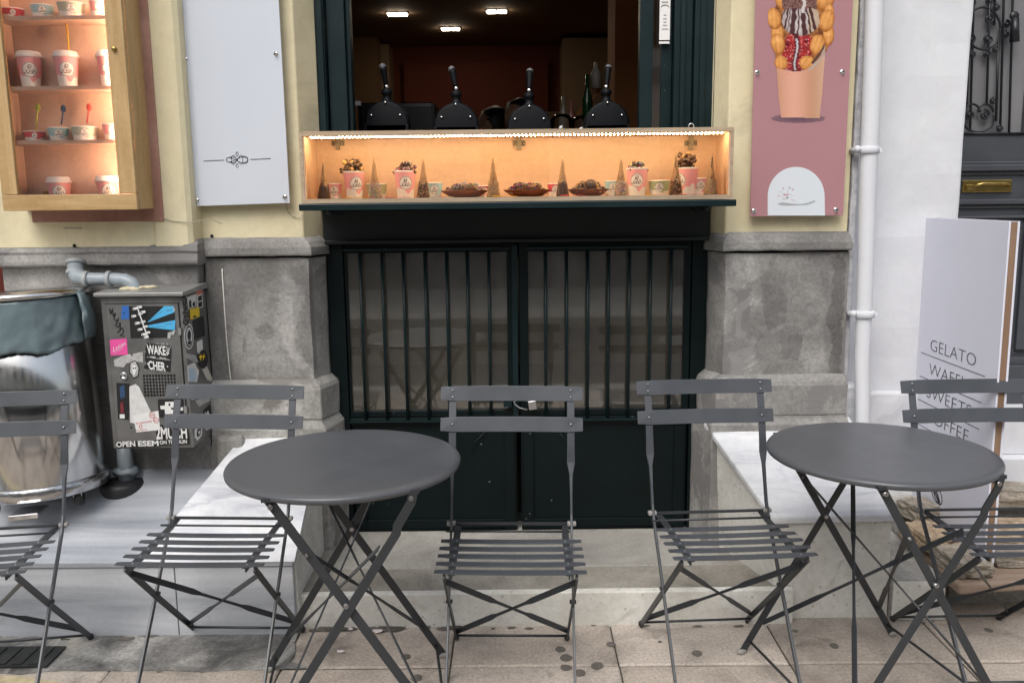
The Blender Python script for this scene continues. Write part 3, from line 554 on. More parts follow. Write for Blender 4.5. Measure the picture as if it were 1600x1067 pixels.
# two people inside, dim
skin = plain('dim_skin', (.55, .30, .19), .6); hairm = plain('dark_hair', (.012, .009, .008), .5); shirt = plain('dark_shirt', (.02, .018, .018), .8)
def person(loc, lab, rz, sc=1):
    r = empty('person', loc, lab, 'person', rz=rz)
    P = [(0, 0, 0, .13, .10), (0, 0, .20, .13, .095), (0, -.01, .42, .16, .10), (0, 0, .50, .15, .085), (0, 0, .54, .075, .06), (0, 0, .58, .052, .052), (0, -.008, .63, .06, .07), (0, -.012, .68, .07, .085), (0, -.008, .735, .078, .095), (0, 0, .79, .076, .095), (0, .004, .835, .055, .07), (0, .006, .853, .01, .012)]
    m = MB(); rings = []
    for (x, y, z, a, b) in P:
        ring = []
        for k in range(20):
            t = 2*pi*k/20; yy = -cos(t)*b; xx = sin(t)*a
            if .66 < z < .76 and abs(t) < .3 or (.66 < z < .76 and t > 2*pi-.3): yy -= .016 if z < .72 else .006
            ring.append((x+xx, y+yy, z))
        rings.append(ring)
    m.loft(rings, 0, True)
    for sx in (-1, 1):
        m.tube([(sx*.13, 0, .46), (sx*.18, -.02, .38), (sx*.19, -.04, .20), (sx*.15, -.18, .12), (sx*.10, -.26, .12)], [.05, .045, .038, .032, .024], 10)
        for q in range(4): m.tube([(sx*.10-.02+q*.012, -.27, .12), (sx*.10-.02+q*.012, -.31, .115), (sx*.10-.02+q*.012, -.33, .10)], [.008, .007, .006], 6)
        m.tube([(sx*.085, -.26, .12), (sx*.07, -.285, .12), (sx*.066, -.305, .115)], [.009, .008, .007], 6)
        m.ball((sx*.078, .0, .715), .016, 8, 6, sc=(.5, 1, 1.4)); m.ball((sx*.028, -.092, .735), .009, 8, 6, 1)
    m.tube([(-.022, -.094, .672), (0, -.10, .669), (.022, -.094, .672)], .005, 6, 2)
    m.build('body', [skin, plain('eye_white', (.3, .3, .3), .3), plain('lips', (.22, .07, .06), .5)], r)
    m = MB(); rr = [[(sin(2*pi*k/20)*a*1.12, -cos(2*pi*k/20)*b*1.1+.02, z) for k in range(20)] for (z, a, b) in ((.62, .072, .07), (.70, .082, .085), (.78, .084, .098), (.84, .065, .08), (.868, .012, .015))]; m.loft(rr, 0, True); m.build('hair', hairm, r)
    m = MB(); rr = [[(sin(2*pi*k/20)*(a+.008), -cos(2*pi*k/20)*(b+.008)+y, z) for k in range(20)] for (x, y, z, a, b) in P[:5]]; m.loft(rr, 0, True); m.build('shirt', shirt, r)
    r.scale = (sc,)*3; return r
person((.03, 5.2, 1.10), 'person with short dark hair inside the cafe behind the third tap', -.5)
person((-.13, 5.5, 1.085), 'person with dark hair seated inside the cafe, face turned sideways', -1.1)
# small price sheet hanging in the side of the window
hs = empty('hanging_sheet', at(1039, 30, 3.24), 'narrow white paper sheet hanging inside the right window frame', 'paper sheet'); p = hs.location
m = MB(); a, b = at(1032, -60, 3.24), at(1046.5, 63, 3.24); m.box((a.x, 3.24, b.z), (b.x, 3.242, a.z)); m.build('sheet', paper, hs, p)
m = MB()
for v, s, h in ((14, 'LE M', .011), (26, 'open', .006), (33, 'drink', .006), (40, 'cream', .006), (47, 'all day', .006)): pass
for v, w in ((-30, 10), (-20, 10), (-10, 11), (24, 4), (30, 5), (35, 4), (40, 6), (46, 10)):
    m.tube([at(1039-w/2+k*w/8, v+(.9 if k % 2 else -.9), 3.239) for k in range(9)], .0006, 4)
m.tube([at(1039+6*cos(t), 12-6*sin(t)*.6, 3.239) for t in [pi*k/8 for k in range(9)]], .001, 4); m.tube([at(1034+k*1.2, 4+(1.5 if k % 2 else -1.5), 3.239) for k in range(9)], .0009, 4)
m.build('lettering', ink, hs, p)
m = MB(); m.box((a.x, 3.243, b.z-.012), (b.x, 3.247, b.z-.004)); m.build('paper_edge', paper, hs, p)

# ================================================================== NEIGHBOUR BUILDING (right)
nb = empty('neighbour_building', (1.6, 3.5, 0), 'white plastered building with dark grey iron-grilled door on the right', 'building'); O = nb.location
m = MB(); m.box((1.186, 3.20, 0), (1.62, 3.6, 3.6)); ob = m.build('wall', white_wall, nb, O, bevel=.012); rough(ob, .006, 6, .08)
m = MB(); m.box((1.186, 3.11, .0), (1.30, 3.20, .70)); m.box((1.29, 3.17, .0), (1.60, 3.2, .66)); ob = m.build('wall_base', white_wall, nb, O, bevel=.01); rough(ob, .009, 12, .04)
m = MB(); m.box((1.184, 3.10, .72), (1.206, 3.2, 3.6)); ob = m.build('wall_edge', stone('greyed_plaster', [(.3, (.36, .36, .38)), (.7, (.55, .55, .58))], scale=8, bump=.8, bscale=30), nb, O, bevel=.004); rough(ob, .005, 20, .03)
m = MB(); m.box((2.62, 3.2, 0), (5, 3.6, 3.6)); m.box((1.62, 3.2, 2.9), (2.62, 3.6, 3.6)); m.build('wall', white_wall, nb, O)
Yd = 3.5
door = MB()
door.box((1.60, Yd, .54), (2.64, Yd+.04, 2.9)) if False else None
dd = MB(); x0, x1 = 1.62, 2.12
dd.box((x0, Yd, .545), (x1, Yd+.05, 1.615)); dd.box((2.0, Yd, 1.615), (x1, Yd+.05, 2.9)); dd.box((x0, Yd, 1.615), (1.66, Yd+.05, 2.9)); dd.box((x0, Yd, 2.72), (x1, Yd+.05, 2.9))
dd.box((x1+.004, Yd, .545), (2.62, Yd+.05, 2.9))
for z0, z1, pr in ((1.50, 1.512, .012), (1.475, 1.50, .024), (1.46, 1.475, .010), (1.33, 1.345, .012), (1.345, 1.365, .026), (1.29, 1.30, .016), (.70, .73, .03), (.64, .70, .05), (.545, .64, .065)):
    dd.box((x0, Yd-pr, z0), (2.62, Yd, z1))
dd.box((1.72, Yd-.012, .78), (2.02, Yd, 1.24)); dd.box((1.75, Yd-.022, .82), (1.99, Yd-.012, 1.20)); dd.box((2.03, Yd-.02, .76), (2.075, Yd, 2.9)); 
dr = dd.build('door', door_m, nb, O, bevel=.004)
def scroll(m, cx, cz, r0, turns, a0, sgn, Y, r=.0042):
    pts = [Vector((cx+r0*(1-.75*t)*cos(a0+sgn*turns*2*pi*t), Y, cz+r0*(1-.75*t)*sin(a0+sgn*turns*2*pi*t))) for t in [k/26 for k in range(27)]]
    m.tube(pts, r, 6); m.ball(pts[-1], r*1.9, 8, 6)
g = MB(); Yg = Yd-.004
def gx(u): return at(u, 100, Yg).x
def gz(v): return at(1530, v, Yg).z
for u, v0, v1 in ((1527, -200, 205), (1548, -60, 165), (1560, -200, 40), (1560, 60, 190), (1574, -200, 200), (1513, 75, 165), (1507, -200, 160), (1588, -200, 210)):
    g.tube([at(u, v0, Yg), at((u*1.0)-(v1-v0)*.028, v1, Yg)], .0045, 6)
g.tube([at(1500, 209, Yg), at(1600, 209, Yg)], .005, 6); g.tube([at(1500, 152, Yg), at(1512, 152, Yg)], .003, 6)
def ring(cx, cy, rx, ry, a0=0, a1=2*pi): g.tube([at(cx+rx*cos(a0+(a1-a0)*k/30), cy+ry*sin(a0+(a1-a0)*k/30), Yg) for k in range(31)], .0045, 6)
ring(1536, 45, 27, 33); ring(1528, 184, 25, 23, -.2, pi+.2); ring(1519, 176, 12, 13, pi, 2*pi); ring(1540, 176, 12, 13, pi, 2*pi)
for (u, v, r_, s_) in ((1516, 30, .020, 1), (1545, 30, .020, -1), (1516, 62, .020, -1), (1545, 62, .020, 1), (1516, 180, .020, 1), (1538, 180, .020, -1), (1520, 85, .014, 1), (1541, 85, .014, -1), (1557, 78, .014, 1), (1572, 38, .015, -1), (1572, 54, .015, 1), (1552, 158, .013, 1), (1563, 201, .014, 1), (1520, 4, .016, 1), (1545, 2, .016, -1), (1558, 12, .014, 1), (1519, -30, .02, 1), (1545, -30, .02, -1)):
    p = at(u, v, Yg); scroll(g, p.x, p.z, r_, 1.3, pi/2, s_, Yg)
gr = g.build('grille', iron, nb, O)
m = MB(); m.box((1.66, Yd+.02, 1.62), (2.0, Yd+.026, 2.72)); m.build('door_glass', plain('milky_door_glass', (.20, .20, .21), .12, var=.12, vscale=3), nb, O)
m = MB(); m.lathe([(.001, 0), (.016, 0), (.018, .006), (.012, .012), (.001, .013)], at(1586, 25, Yd-.03), 16, axis='y'); p = at(1586, 40, Yd-.035); m.tube([at(1586, 28, Yd-.035), at(1585, 66, Yd-.035)], [.014, .018], 10); m.build('door_knob', iron, nb, O)
ls = MB(); a, b = at(1504, 300, Yd-.012), at(1579, 282, Yd-.012)
zc = (a.z+b.z)/2; ls.box((a.x, Yd-.008, zc-.024), (b.x+.01, Yd, zc+.024)); ls.tube([(a.x+.03, Yd-.01, zc-.004), (a.x+.045, Yd-.03, zc+.004), (a.x+.07, Yd-.034, zc+.010), (b.x-.03, Yd-.034, zc+.010), (b.x-.012, Yd-.03, zc+.006), (b.x-.008, Yd-.01, zc)], .007, 8); ls.box((a.x+.012, Yd-.02, zc-.014), (a.x+.045, Yd-.006, zc+.006)); ls.build('letter_plate', brass, nb, O, bevel=.002)
# drain pipe
dp = empty('drainpipe', (1.24, 3.06, .3), 'white painted drainpipe between the yellow and the white facade', 'pipe'); O = dp.location
m = MB(); Yp = 3.06
pts = [Vector((at(u, v, Yp).x, Yp, at(u, v, Yp).z)) for u, v in ((1368, -120), (1367, 0), (1360, 200), (1357, 260))] + [Vector((at(u, v, Yp).x, Yp, at(u, v, Yp).z)) for u, v in ((1352, 420), (1350, 490), (1347, 560), (1348, 660), (1350, 720))]
m.tube(pts, [.030, .030, .030, .029, .027, .027, .026, .025, .025], 20); m.build('pipe', plain('white_gloss_paint', (.68, .69, .72), .4, var=.03, vscale=6, bump=.3, bscale=14), dp, O)
for v in (235, 491):
    m = MB(); p = at(1357 if v < 300 else 1350, v, Yp); m.tube([(p.x-.046, Yp+.035, p.z), (p.x-.036, Yp-.004, p.z), (p.x-.033, Yp-.01, p.z)], .010, 8); m.tube([(p.x+.046, Yp+.03, p.z-.002), (p.x+.038, Yp-.004, p.z)], .009, 8)
    m.lathe([(.032, -.012), (.0355, -.010), (.0355, .010), (.032, .012)], (p.x, Yp, p.z), 20); m.ball((p.x-.042, Yp-.012, p.z+.004), .012, 8, 6); m.build('bracket', white_wall, dp, O)

# ================================================================== ACROSS THE STREET (only seen in reflections)
ob_ = empty('opposite_building', (0, -7, 0), 'pale apartment front across the street', 'building'); O = ob_.location
m = MB(); m.box((-25, -8, -.1), (25, -7, 5.2)); m.build('wall', stone('opposite_plaster', [(.3, (.46, .43, .37)), (.7, (.62, .58, .51))], scale=.6), ob_, O)
m = MB(); m.box((-25, -6.93, .0), (25, -6.99, .55)); m.box((-25, -6.90, .55), (25, -6.99, .63)); m.box((-25, -6.93, 3.1), (25, -6.99, 3.3)); m.build('base_course', plinth_m, ob_, O)
m = MB()
for i in range(-8, 9):
    for z in (.9, 3.6): m.box((i*2.6-.5, -7.02, z), (i*2.6+.5, -6.96, z+1.5))
m.build('shutter', green, ob_, O)

# ================================================================== SIGNS
ws = empty('acrylic_board', at(370, 320, 3.06), 'blank pale grey-white wall panel with a black knot ornament', 'wall board'); O = ws.location
m = MB(); xl, xr = at(299, 322, 3.06).x, at(453, 317, 3.06).x; zb = at(375, 320, 3.06).z
m.prism([(xl, 3.058, zb-.004), (xr, 3.058, zb+.004), (xr-.004, 3.058, 2.7), (xl, 3.058, 2.7)], (0, .006, 0)); m.build('panel', panel_w, ws, O, bevel=.001)
def knobs(parent, pts, Y, r=.0085):
    for u, v in pts:
        p = at(u, v, Y); m = MB(); m.lathe([(.001, 0), (r, 0), (r, .005), (r*.75, .009), (.001, .0105)], (p.x, Y+.0105, p.z), 18, axis='y', M=Matrix.Rotation(pi, 4, 'X') if False else None); m.tube([(p.x, Y, p.z), (p.x, Y+.03, p.z)], .004, 8); m.build('standoff', chrome, parent, O)
knobs(ws, ((288, 92), (430, 84), (306, 313), (444, 308)), 3.047)
m = MB(); Yn = 3.0575
def pxtube(m, pts, Y, r=.0011): m.tube([at(u, v, Y) for u, v in pts], r, 5)
pxtube(m, [(318, 252), (350, 250.5)], Yn); pxtube(m, [(391, 249.5), (423, 248)], Yn)
for s_ in (-1, 1):
    pxtube(m, [(370.5+17*cos(t), 250+4.5*sin(2*t)*s_+1.5*sin(t)*s_) for t in [2*pi*k/40 for k in range(41)]], Yn, .0009)
pxtube(m, [(370.5+9*cos(t), 250+7*sin(2*t)) for t in [2*pi*k/40 for k in range(41)]], Yn, .0009)
pxtube(m, [(362+8*cos(t), 250+4.5*sin(t)) for t in [2*pi*k/24 for k in range(25)]], Yn, .0009); pxtube(m, [(379+8*cos(t), 250+4.5*sin(t)) for t in [2*pi*k/24 for k in range(25)]], Yn, .0009)
for c in (241, 259): pxtube(m, [(370.5+1.8*cos(t), c+3.2*sin(t)) for t in [2*pi*k/20 for k in range(21)]], Yn, .0009)
m.build('knot_ornament', ink, ws, O)
# rose poster
rs = empty('rose_poster', at(1245, 338, 3.06), 'dusty rose acrylic poster with a bubble waffle in a paper cone', 'poster'); O = rs.location
m = MB(); P4 = [at(1172, 338.5, 3.06), at(1317, 337.5, 3.06)]; m.prism([(P4[0].x, 3.058, P4[0].z), (P4[1].x, 3.058, P4[1].z+.002), (P4[1].x-.006, 3.058, 2.7), (P4[0].x-.012, 3.058, 2.7)], (0, .007, 0)); m.build('panel', panel_r, rs, O, bevel=.001)
knobs(rs, ((1184.5, 113), (1318, 112), (1179, 330), (1308, 328)), 3.046)
Yq = 3.0575
def layer(k): return Yq-.0007*k
# the printed photograph: a fine grid whose vertices carry the ink colours
def mixc(a, b, t): t = max(0, min(1, t)); return [x+(y-x)*t for x, y in zip(a, b)]
def inpoly(x, y, P):
    c = False; n = len(P)
    for i in range(n):
        x1, y1 = P[i]; x2, y2 = P[i-1]
        if (y1 > y) != (y2 > y) and x < (x2-x1)*(y-y1)/(y2-y1)+x1: c = not c
    return c
BUB = [(1288, -4, 16, 20, .2), (1258, -6, 18, 14, 0), (1226, 0, 15, 15, -.3), (1214, 52, 10, 15, 0), (1294, 54, 9, 17, 0), (1295, 20, 8, 15, 0), (1209, 29, 11, 17, -.15), (1215, 68, 11, 16, -.2), (1291, 32, 12, 18, .25), (1277, 70, 12, 17, .25), (1220, 98, 10, 12, -.2), (1261, 99, 13, 12, .5), (1240, -8, 10, 10, 0)]
CUPP = [(1213, 106), (1216, 150), (1220, 183), (1280, 184), (1284, 150), (1289, 82), (1288, 70), (1281, 88), (1266, 104), (1252, 111), (1238, 112)]
STRAW = [(1232, 52), (1220, 72), (1222, 92), (1228, 108), (1250, 112), (1256, 96), (1268, 84), (1270, 60), (1256, 50)]
SCOOP = lambda x, y: ((x-1250)/30)**2+((y-30)/26)**2
def pic(x, y):
    nz = noise.fractal(Vector((x*.09, y*.09, 1)), .7, 2, 4); n2 = noise.fractal(Vector((x*.3, y*.3, 5)), .7, 2, 3)
    col = None; e = ((x-1247)/42)**2+((y-184.5)/6.5)**2
    if e < 1+.15*n2: col = mixc((.13, .075, .105), (.23, .13, .155), e)
    if inpoly(x, y, [(1206, 20), (1215, 4), (1240, -14), (1296, -14), (1302, 20), (1300, 60), (1288, 86), (1275, 104), (1240, 110), (1214, 104), (1208, 70)]): col = mixc((.16, .05, .02), (.42, .17, .05), .5+nz)
    if inpoly(x, y, STRAW):
        v = noise.cell(Vector((x*.16, y*.11, 2))); col = mixc((.48, .035, .035), (.13, .008, .015), .25+.9*abs(nz)+.3*v)
        if n2 > .28: col = mixc(col, (.80, .34, .30), (n2-.28)*2.5)
    for (cx, cy, rx, ry, ro) in BUB:
        dx, dy = x-cx, y-cy; u = (dx*cos(ro)+dy*sin(ro))/rx; v = (-dx*sin(ro)+dy*cos(ro))/ry; r2 = u*u+v*v
        if r2 < 1:
            lum = .78-.75*r2*r2-.28*(u*.5+v*.7)+.22*nz-.26*math.exp(-((u+.35+.15*v)/.10)**2)-.2*math.exp(-((u-.30+.1*v)/.10)**2)
            col = mixc((.36, .115, .022), (.86, .42, .13), lum)
            if lum > .85: col = mixc(col, (.92, .60, .32), (lum-.85)*3)
    sc = SCOOP(x, y)
    if sc < 1+.10*nz:
        col = mixc((.60, .53, .52), (.36, .28, .27), sc*.9+.35*nz)
        if x > 1262: col = mixc(col, (.52, .38, .24), .7)
        for k, (sx, sw) in enumerate(((1223, 1.0), (1230, 1.6), (1240, 4.2), (1247, 1.2), (1254, 4.0), (1261, 1.5), (1267, 2.6), (1234, .8))):
            d = abs(x-(sx+(sx-1248)*.012*(y-20)+2.4*noise.noise(Vector((k, y*.09, 0)))))/(sw*(1+.5*noise.noise(Vector((k*3, y*.13, 4)))))
            if d < 1.2 and y > 4+3*noise.noise(Vector((x*.2, k, 0))): col = mixc((.075, .03, .03), col, (d-.75)*2.4)
    if y < 13+5*noise.noise(Vector((x*.13, 0, 7))) and 1221 < x < 1276 and y > -6: col = mixc((.10, .04, .035), (.28, .15, .13), .4+n2)
    d = abs(x-(1243+2.2*sin(y*.11)+1.2*n2)); 
    if 52 < y < 111 and d < 4.6: col = mixc((.09, .02, .025), col or (.3, .1, .1), (d-3)*.6)
    if 60 < y < 110 and d < 1.7: col = mixc((.62, .58, .60), (.30, .18, .2), d*.5)
    d2 = abs(x-(1255+1.5*sin(y*.3)))
    if y < 20 and d2 < 2.6: col = (.58, .53, .52)
    if inpoly(x, y, CUPP):
        t = (x-1214)/(70); g = .5+.5*cos((t-.36)*5.6)
        col = mixc((.50, .25, .145), (.72, .375, .27), g); col = mixc(col, (.62, .38, .26), max(0, t-.72)*3); col = mixc(col, (.5, .3, .22), .25*n2)
        if y < 118 and 1226 < x < 1236 and n2 > .1: col = mixc(col, (.62, .20, .14), .4)
        if inpoly(x, y, [(1288, 70), (1290, 84), (1274, 104), (1262, 111), (1262, 107), (1276, 92)]): col = mixc((.52, .40, .32), (.30, .2, .15), abs(sin((x+y)*.35))*.5)
    if inpoly(x, y, [(1288, 66), (1287, 76), (1270, 100), (1266, 98), (1282, 78)]): col = (.10, .055, .045)
    return col
pvs, pcs, pix, pfs = [], [], {}, []
stp = .8; nx, ny = int(104/stp), int(206/stp)
for j_ in range(ny):
    for i_ in range(nx):
        x, y = 1200+i_*stp, -14+j_*stp; c = pic(x, y)
        if c is None: continue
        ids = []
        for a, b in ((0, 0), (1, 0), (1, 1), (0, 1)):
            kk = (i_+a, j_+b)
            if kk not in pix: pix[kk] = len(pvs); pvs.append(at(x+a*stp, y+b*stp, layer(1))); pcs.append(c)
            ids.append(pix[kk])
        pfs.append(ids)
pm = MB(); pm.add(pvs, pfs)
me = bpy.data.meshes.new('waffle_print'); me.from_pydata([tuple(v-Vector(O)) for v in pvs], [], pfs); ca = me.color_attributes.new('ink', 'FLOAT_COLOR', 'POINT')
for k, c in enumerate(pcs): ca.data[k].color = (c[0], c[1], c[2], 1)
pm_, nt_, b_ = new_mat('printed_ink'); an = nt_.nodes.new('ShaderNodeAttribute'); an.attribute_name = 'ink'; nt_.links.new(an.outputs['Color'], b_.inputs['Base Color']); b_.inputs['Roughness'].default_value = .2
me.materials.append(pm_); po = bpy.data.objects.new('waffle_print', me); COL.objects.link(po); po.parent = rs
m = MB(); flat(m, ell(1244, 307, 44.5, 46, 24, pi, 2*pi)+[(1289, 337), (1199.5, 337)], layer(1)); m.build('arch_print', C('arch_white', (.66, .70, .74), .3), rs, O)
m = MB(); rn = random.Random(8); flat(m, [(1214, 319), (1222, 316), (1236, 318), (1250, 319), (1262, 317), (1273, 313), (1274, 315), (1262, 320), (1240, 321), (1222, 321)], layer(2), 1)
for k in range(36):
    cx, cy = rn.gauss(1230, 6), rn.gauss(304, 6); flat(m, ell(cx, cy, rn.uniform(.5, 1.7), rn.uniform(.5, 1.7), 6), layer(2), rn.choice((0, 0, 1, 2)))
m.build('torn_sticker', [C('faded_pink', (.6, .35, .36)), C('faded_grey', (.38, .40, .42)), C('scrap_white', (.7, .72, .74))], rs, O)
# sandwich board seen side-on
sb = empty('menu_board', (1.5, 2.9, .17), 'tall white menu board with gelato, waffle, sweets and coffee lettering', 'menu board'); O = sb.location
XB = 1.50; pn = atx(1577, 348, XB); pf = atx(1441, 338, XB); pb = atx(1545, 800, XB)
yn, yf = pn.y, pf.y; zt = (pn.z+pf.z)/2
m = MB(); m.hexa([(XB, yn-.012, .18), (XB, yf+.02, .18), (XB+.006, yf+.02, .18), (XB+.006, yn-.012, .18)], [(XB, yn, zt), (XB, yf, zt), (XB+.006, yf, zt), (XB+.006, yn, zt)]); m.build('front_face', board_w, sb, O, bevel=.001)
m = MB(); m.hexa([(XB+.0065, yn-.010, .18), (XB+.0065, yf, .18), (XB+.026, yf, .18), (XB+.026, yn-.010, .18)], [(XB+.0065, yn+.001, zt-.003), (XB+.0065, yf, zt-.003), (XB+.026, yf, zt-.003), (XB+.026, yn+.001, zt-.003)]); m.build('wood_core', wood('walnut_edge', (.19, .115, .07), (.28, .18, .12), stretch=(9, 9, 1)), sb, O)
m = MB(); m.hexa([(XB+.0265, yn-.012, .18), (XB+.0265, yf, .18), (XB+.033, yf, .18), (XB+.033, yn-.012, .18)], [(XB+.0265, yn, zt), (XB+.0265, yf, zt), (XB+.033, yf, zt), (XB+.033, yn, zt)]); m.build('back_face', board_w, sb, O)
m = MB()
rows = [('GELATO', (1453.6, 548.8), (1524.5, 571.7)), ('WAFFLE', (1451.5, 586), (1520, 612)), ('SWEETS', (1447.7, 621.5), (1517, 651)), ('COFFEE', (1446, 657.5), (1513, 690))]
zs_ = []
for s_, a, b in rows:
    A_, B_ = atx(*a, XB), atx(*b, XB); z = (A_.z+B_.z)/2; zs_.append(z); text(m, s_, (XB-.0008, A_.y, z), (XB-.0008, B_.y, z), .045, offset=-.018)
for a, b in (((1439, 550.5), (1538.7, 588)), ((1437, 587), (1533.5, 629.5)), ((1434, 623.6), (1530, 670)), ((1431, 661), (1526, 712))):
    A_, B_ = atx(*a, XB), atx(*b, XB); z = (A_.z+B_.z)/2; m.box((XB-.0008, B_.y, z-.0012), (XB-.0002, A_.y, z+.0012))
m.build('lettering', ink, sb, O)
# planks and stones under the board
rock = [stone('rock_grey', [(.3, (.17, .15, .12)), (.5, (.29, .255, .21)), (.7, (.40, .36, .30))], scale=14, dist=.4, fine=.3, fscale=90, bump=.8, bscale=60, stretch=(1, 1, 1.5)), stone('rock_tan', [(.3, (.24, .18, .12)), (.5, (.42, .32, .22)), (.7, (.54, .44, .33))], scale=14, dist=.4, fine=.3, fscale=90, bump=.8, bscale=60)]
pk = MB(); pk.hexa([(1.40, 2.60, .125), (2.3, 2.70, .125), (2.3, 3.0, .125), (1.405, 3.05, .125)], [(1.395, 2.595, .165), (2.3, 2.70, .165), (2.3, 3.0, .165), (1.40, 3.05, .165)])
plm = wood('weathered_pinkish_plank', (.24, .17, .125), (.38, .29, .225), stretch=(1, 7, 7)); o = pk.build('timber_slab', plm, bevel=.012, seg=3); tag(o, 'weathered brown slab lying under the stones and the menu board', 'slab')
m = MB(); m.box((1.47, 2.80, -.005), (2.2, 3.0, .125)); o = m.build('support_block', plinth_lt, bevel=.01); rough(o, .008, 10, .05); tag(o, 'low dark concrete block holding up the brown slab', 'block')
def stone_rock(c, s, mat, lab, seed):
    bm = bmesh.new(); bmesh.ops.create_cube(bm, size=1); bmesh.ops.subdivide_edges(bm, edges=bm.edges, cuts=13, use_grid_fill=True)
    for v in bm.verts:
        p = v.co.copy(); q = Vector([max(-.5, min(.5, t)) for t in p]); sph = p.normalized()*.56; p = p.lerp(sph, .13)
        k = noise.fractal(p*3.1+Vector((seed*3.1, 0, 0)), .8, 2.2, 5)*.085; p += p.normalized()*k; p.x += .10*noise.noise(Vector((seed, p.y*2.2, 3))); p.z += .035*noise.noise(Vector((p.x*14, p.y*14, seed)))
        v.co = Vector((p.x*s[0], p.y*s[1], p.z*s[2]))
    bmesh.ops.rotate(bm, verts=bm.verts, matrix=Matrix.Rotation(seed*1.3 % .7-.3, 3, 'Z')); zmin = min(v.co.z for v in bm.verts)
    me = bpy.data.meshes.new('loose_stone'); bm.to_mesh(me); bm.free(); me.materials.append(mat)
    o = bpy.data.objects.new('loose_stone', me); COL.objects.link(o); o.location = c; tag(o, lab, 'stone', 'loose stones weighing down the menu board')
stone_rock((1.455, 3.0, .262), (.10, .12, .06), rock[0], 'grey layered stone topmost in the pile left of the menu board', 1)
stone_rock((1.43, 2.87, .215), (.12, .17, .06), rock[1], 'tan flat stone under the grey layered stone', 2)
stone_rock((1.46, 2.71, .195), (.11, .17, .055), rock[0], 'long pale rough stone at the near end of the board', 3)
stone_rock((1.70, 2.76, .19), (.24, .10, .04), rock[0], 'thin grey flat stone lying right of the menu board', 4)
stone_rock((1.70, 2.93, .205), (.24, .14, .06), rock[1], 'broad tan stone behind the chair seat at right edge', 5)
stone_rock((1.74, 3.06, .30), (.32, .12, .07), rock[0], 'large weathered stone against the white door step', 6)
m = MB(); rn = random.Random(2); p = atx(1470, 775, 1.44)
for k in range(3):
    m.tube([(p.x-.01, p.y+.03*cos(t+k)+.01*k, p.z+.0+.025*sin(t*1.1+k*2)) for t in [2*pi*q/16 for q in range(20)]], .0016, 5)
o = m.build('wire_coil', capd); tag(o, 'small tangle of black wire by the foot of the menu board', 'wire')

# ================================================================== METER CABINET
mc = empty('meter_cabinet', (-1.24, 2.95, .56), 'grey metal meter cabinet covered in stickers and scrawls', 'cabinet'); O = mc.location
Y0 = 2.85; xa, xb = -1.378, -1.104; za, zb_ = .563, 1.083
m = MB(); m.box((xa, Y0+.006, za), (xb, 3.07, zb_)); m.build('housing', cab_grey, mc, O, bevel=.003)
m = MB(); m.hexa([(xa-.014, Y0-.012, zb_+.001), (xb+.008, Y0-.012, zb_+.001), (xb+.008, 3.075, zb_+.003), (xa-.014, 3.075, zb_+.003)], [(xa-.014, Y0-.012, zb_+.013), (xb+.008, Y0-.012, zb_+.013), (xb+.006, 3.075, zb_+.024), (xa-.012, 3.075, zb_+.024)]); m.build('lid', cab_grey2, mc, O, bevel=.002)
m = MB(); dx0, dx1, dz0, dz1 = xa+.018, xb-.016, za+.022, zb_-.026
a_ = at(215, 588, Y0)
gx0, gx1, gz0, gz1 = at(222.5, 588, Y0).x, at(274.5, 588, Y0).x, at(240, 620, Y0).z, at(240, 585, Y0).z
m.box((dx0, Y0, dz0), (gx0, Y0+.006, dz1)); m.box((gx1, Y0, dz0), (dx1, Y0+.006, dz1)); m.box((gx0, Y0, dz0), (gx1, Y0+.006, gz0)); m.box((gx0, Y0, gz1), (gx1, Y0+.006, dz1))
nc, nr = 11, 7
for i in range(nc+1):
    x = gx0+(gx1-gx0)*i/nc; m.box((x-.0014, Y0+.0005, gz0), (x+.0014, Y0+.0055, gz1))
for j in range(nr+1):
    z = gz0+(gz1-gz0)*j/nr; m.box((gx0, Y0+.0008, z-.0014), (gx1, Y0+.0052, z+.0014))
dr_ = m.build('door', cab_grey, mc, O)
m = MB(); m.box((dx0-.0025, Y0+.004, dz0-.0025), (dx1+.0025, Y0+.0055, dz0)); m.box((dx0-.0025, Y0+.004, dz1), (dx1+.0025, Y0+.0055, dz1+.0025)); m.box((dx0-.0025, Y0+.004, dz0), (dx0, Y0+.0055, dz1)); m.box((dx1, Y0+.004, dz0), (dx1+.0025, Y0+.0055, dz1)); m.box((gx0, Y0+.0056, gz0), (gx1, Y0+.0059, gz1)); m.build('door_gap', black_m, mc, O)
m = MB()
for v in (518, 640): p = at(279, v, Y0); m.box((dx1-.004, Y0-.004, p.z-.012), (dx1+.006, Y0+.004, p.z+.012))
m.build('hinge', cab_grey2, mc, O)
m = MB(); p = at(194, 587, Y0); m.lathe([(.001, -.004), (.006, -.004), (.006, -.006), (.012, -.006), (.013, 0), (.001, 0)], (p.x, Y0, p.z), 20, axis='y'); m.build('lock', chrome, mc, O)
m = MB()
for u, v in ((187, 505), (205, 668)): p = at(u, v, Y0-.0005); m.lathe([(.001, 0), (.0032, 0), (.0032, .001), (.001, .001)], p, 10, axis='y')
m.build('screw_hole', black_m, mc, O)
z6 = lambda x, y: (130+x/3.677, 430+y/3.677)
def stick(polys, name='sticker', Y=None, mats=None):
    m = MB(); Y = Y or Y0-.0004
    for k, (pts, mi) in enumerate(polys): flat(m, [z6(*p) for p in pts], Y-.0005*(k+1), mi, .0004)
    return m.build(name, mats, mc, O)
rn = random.Random(11)
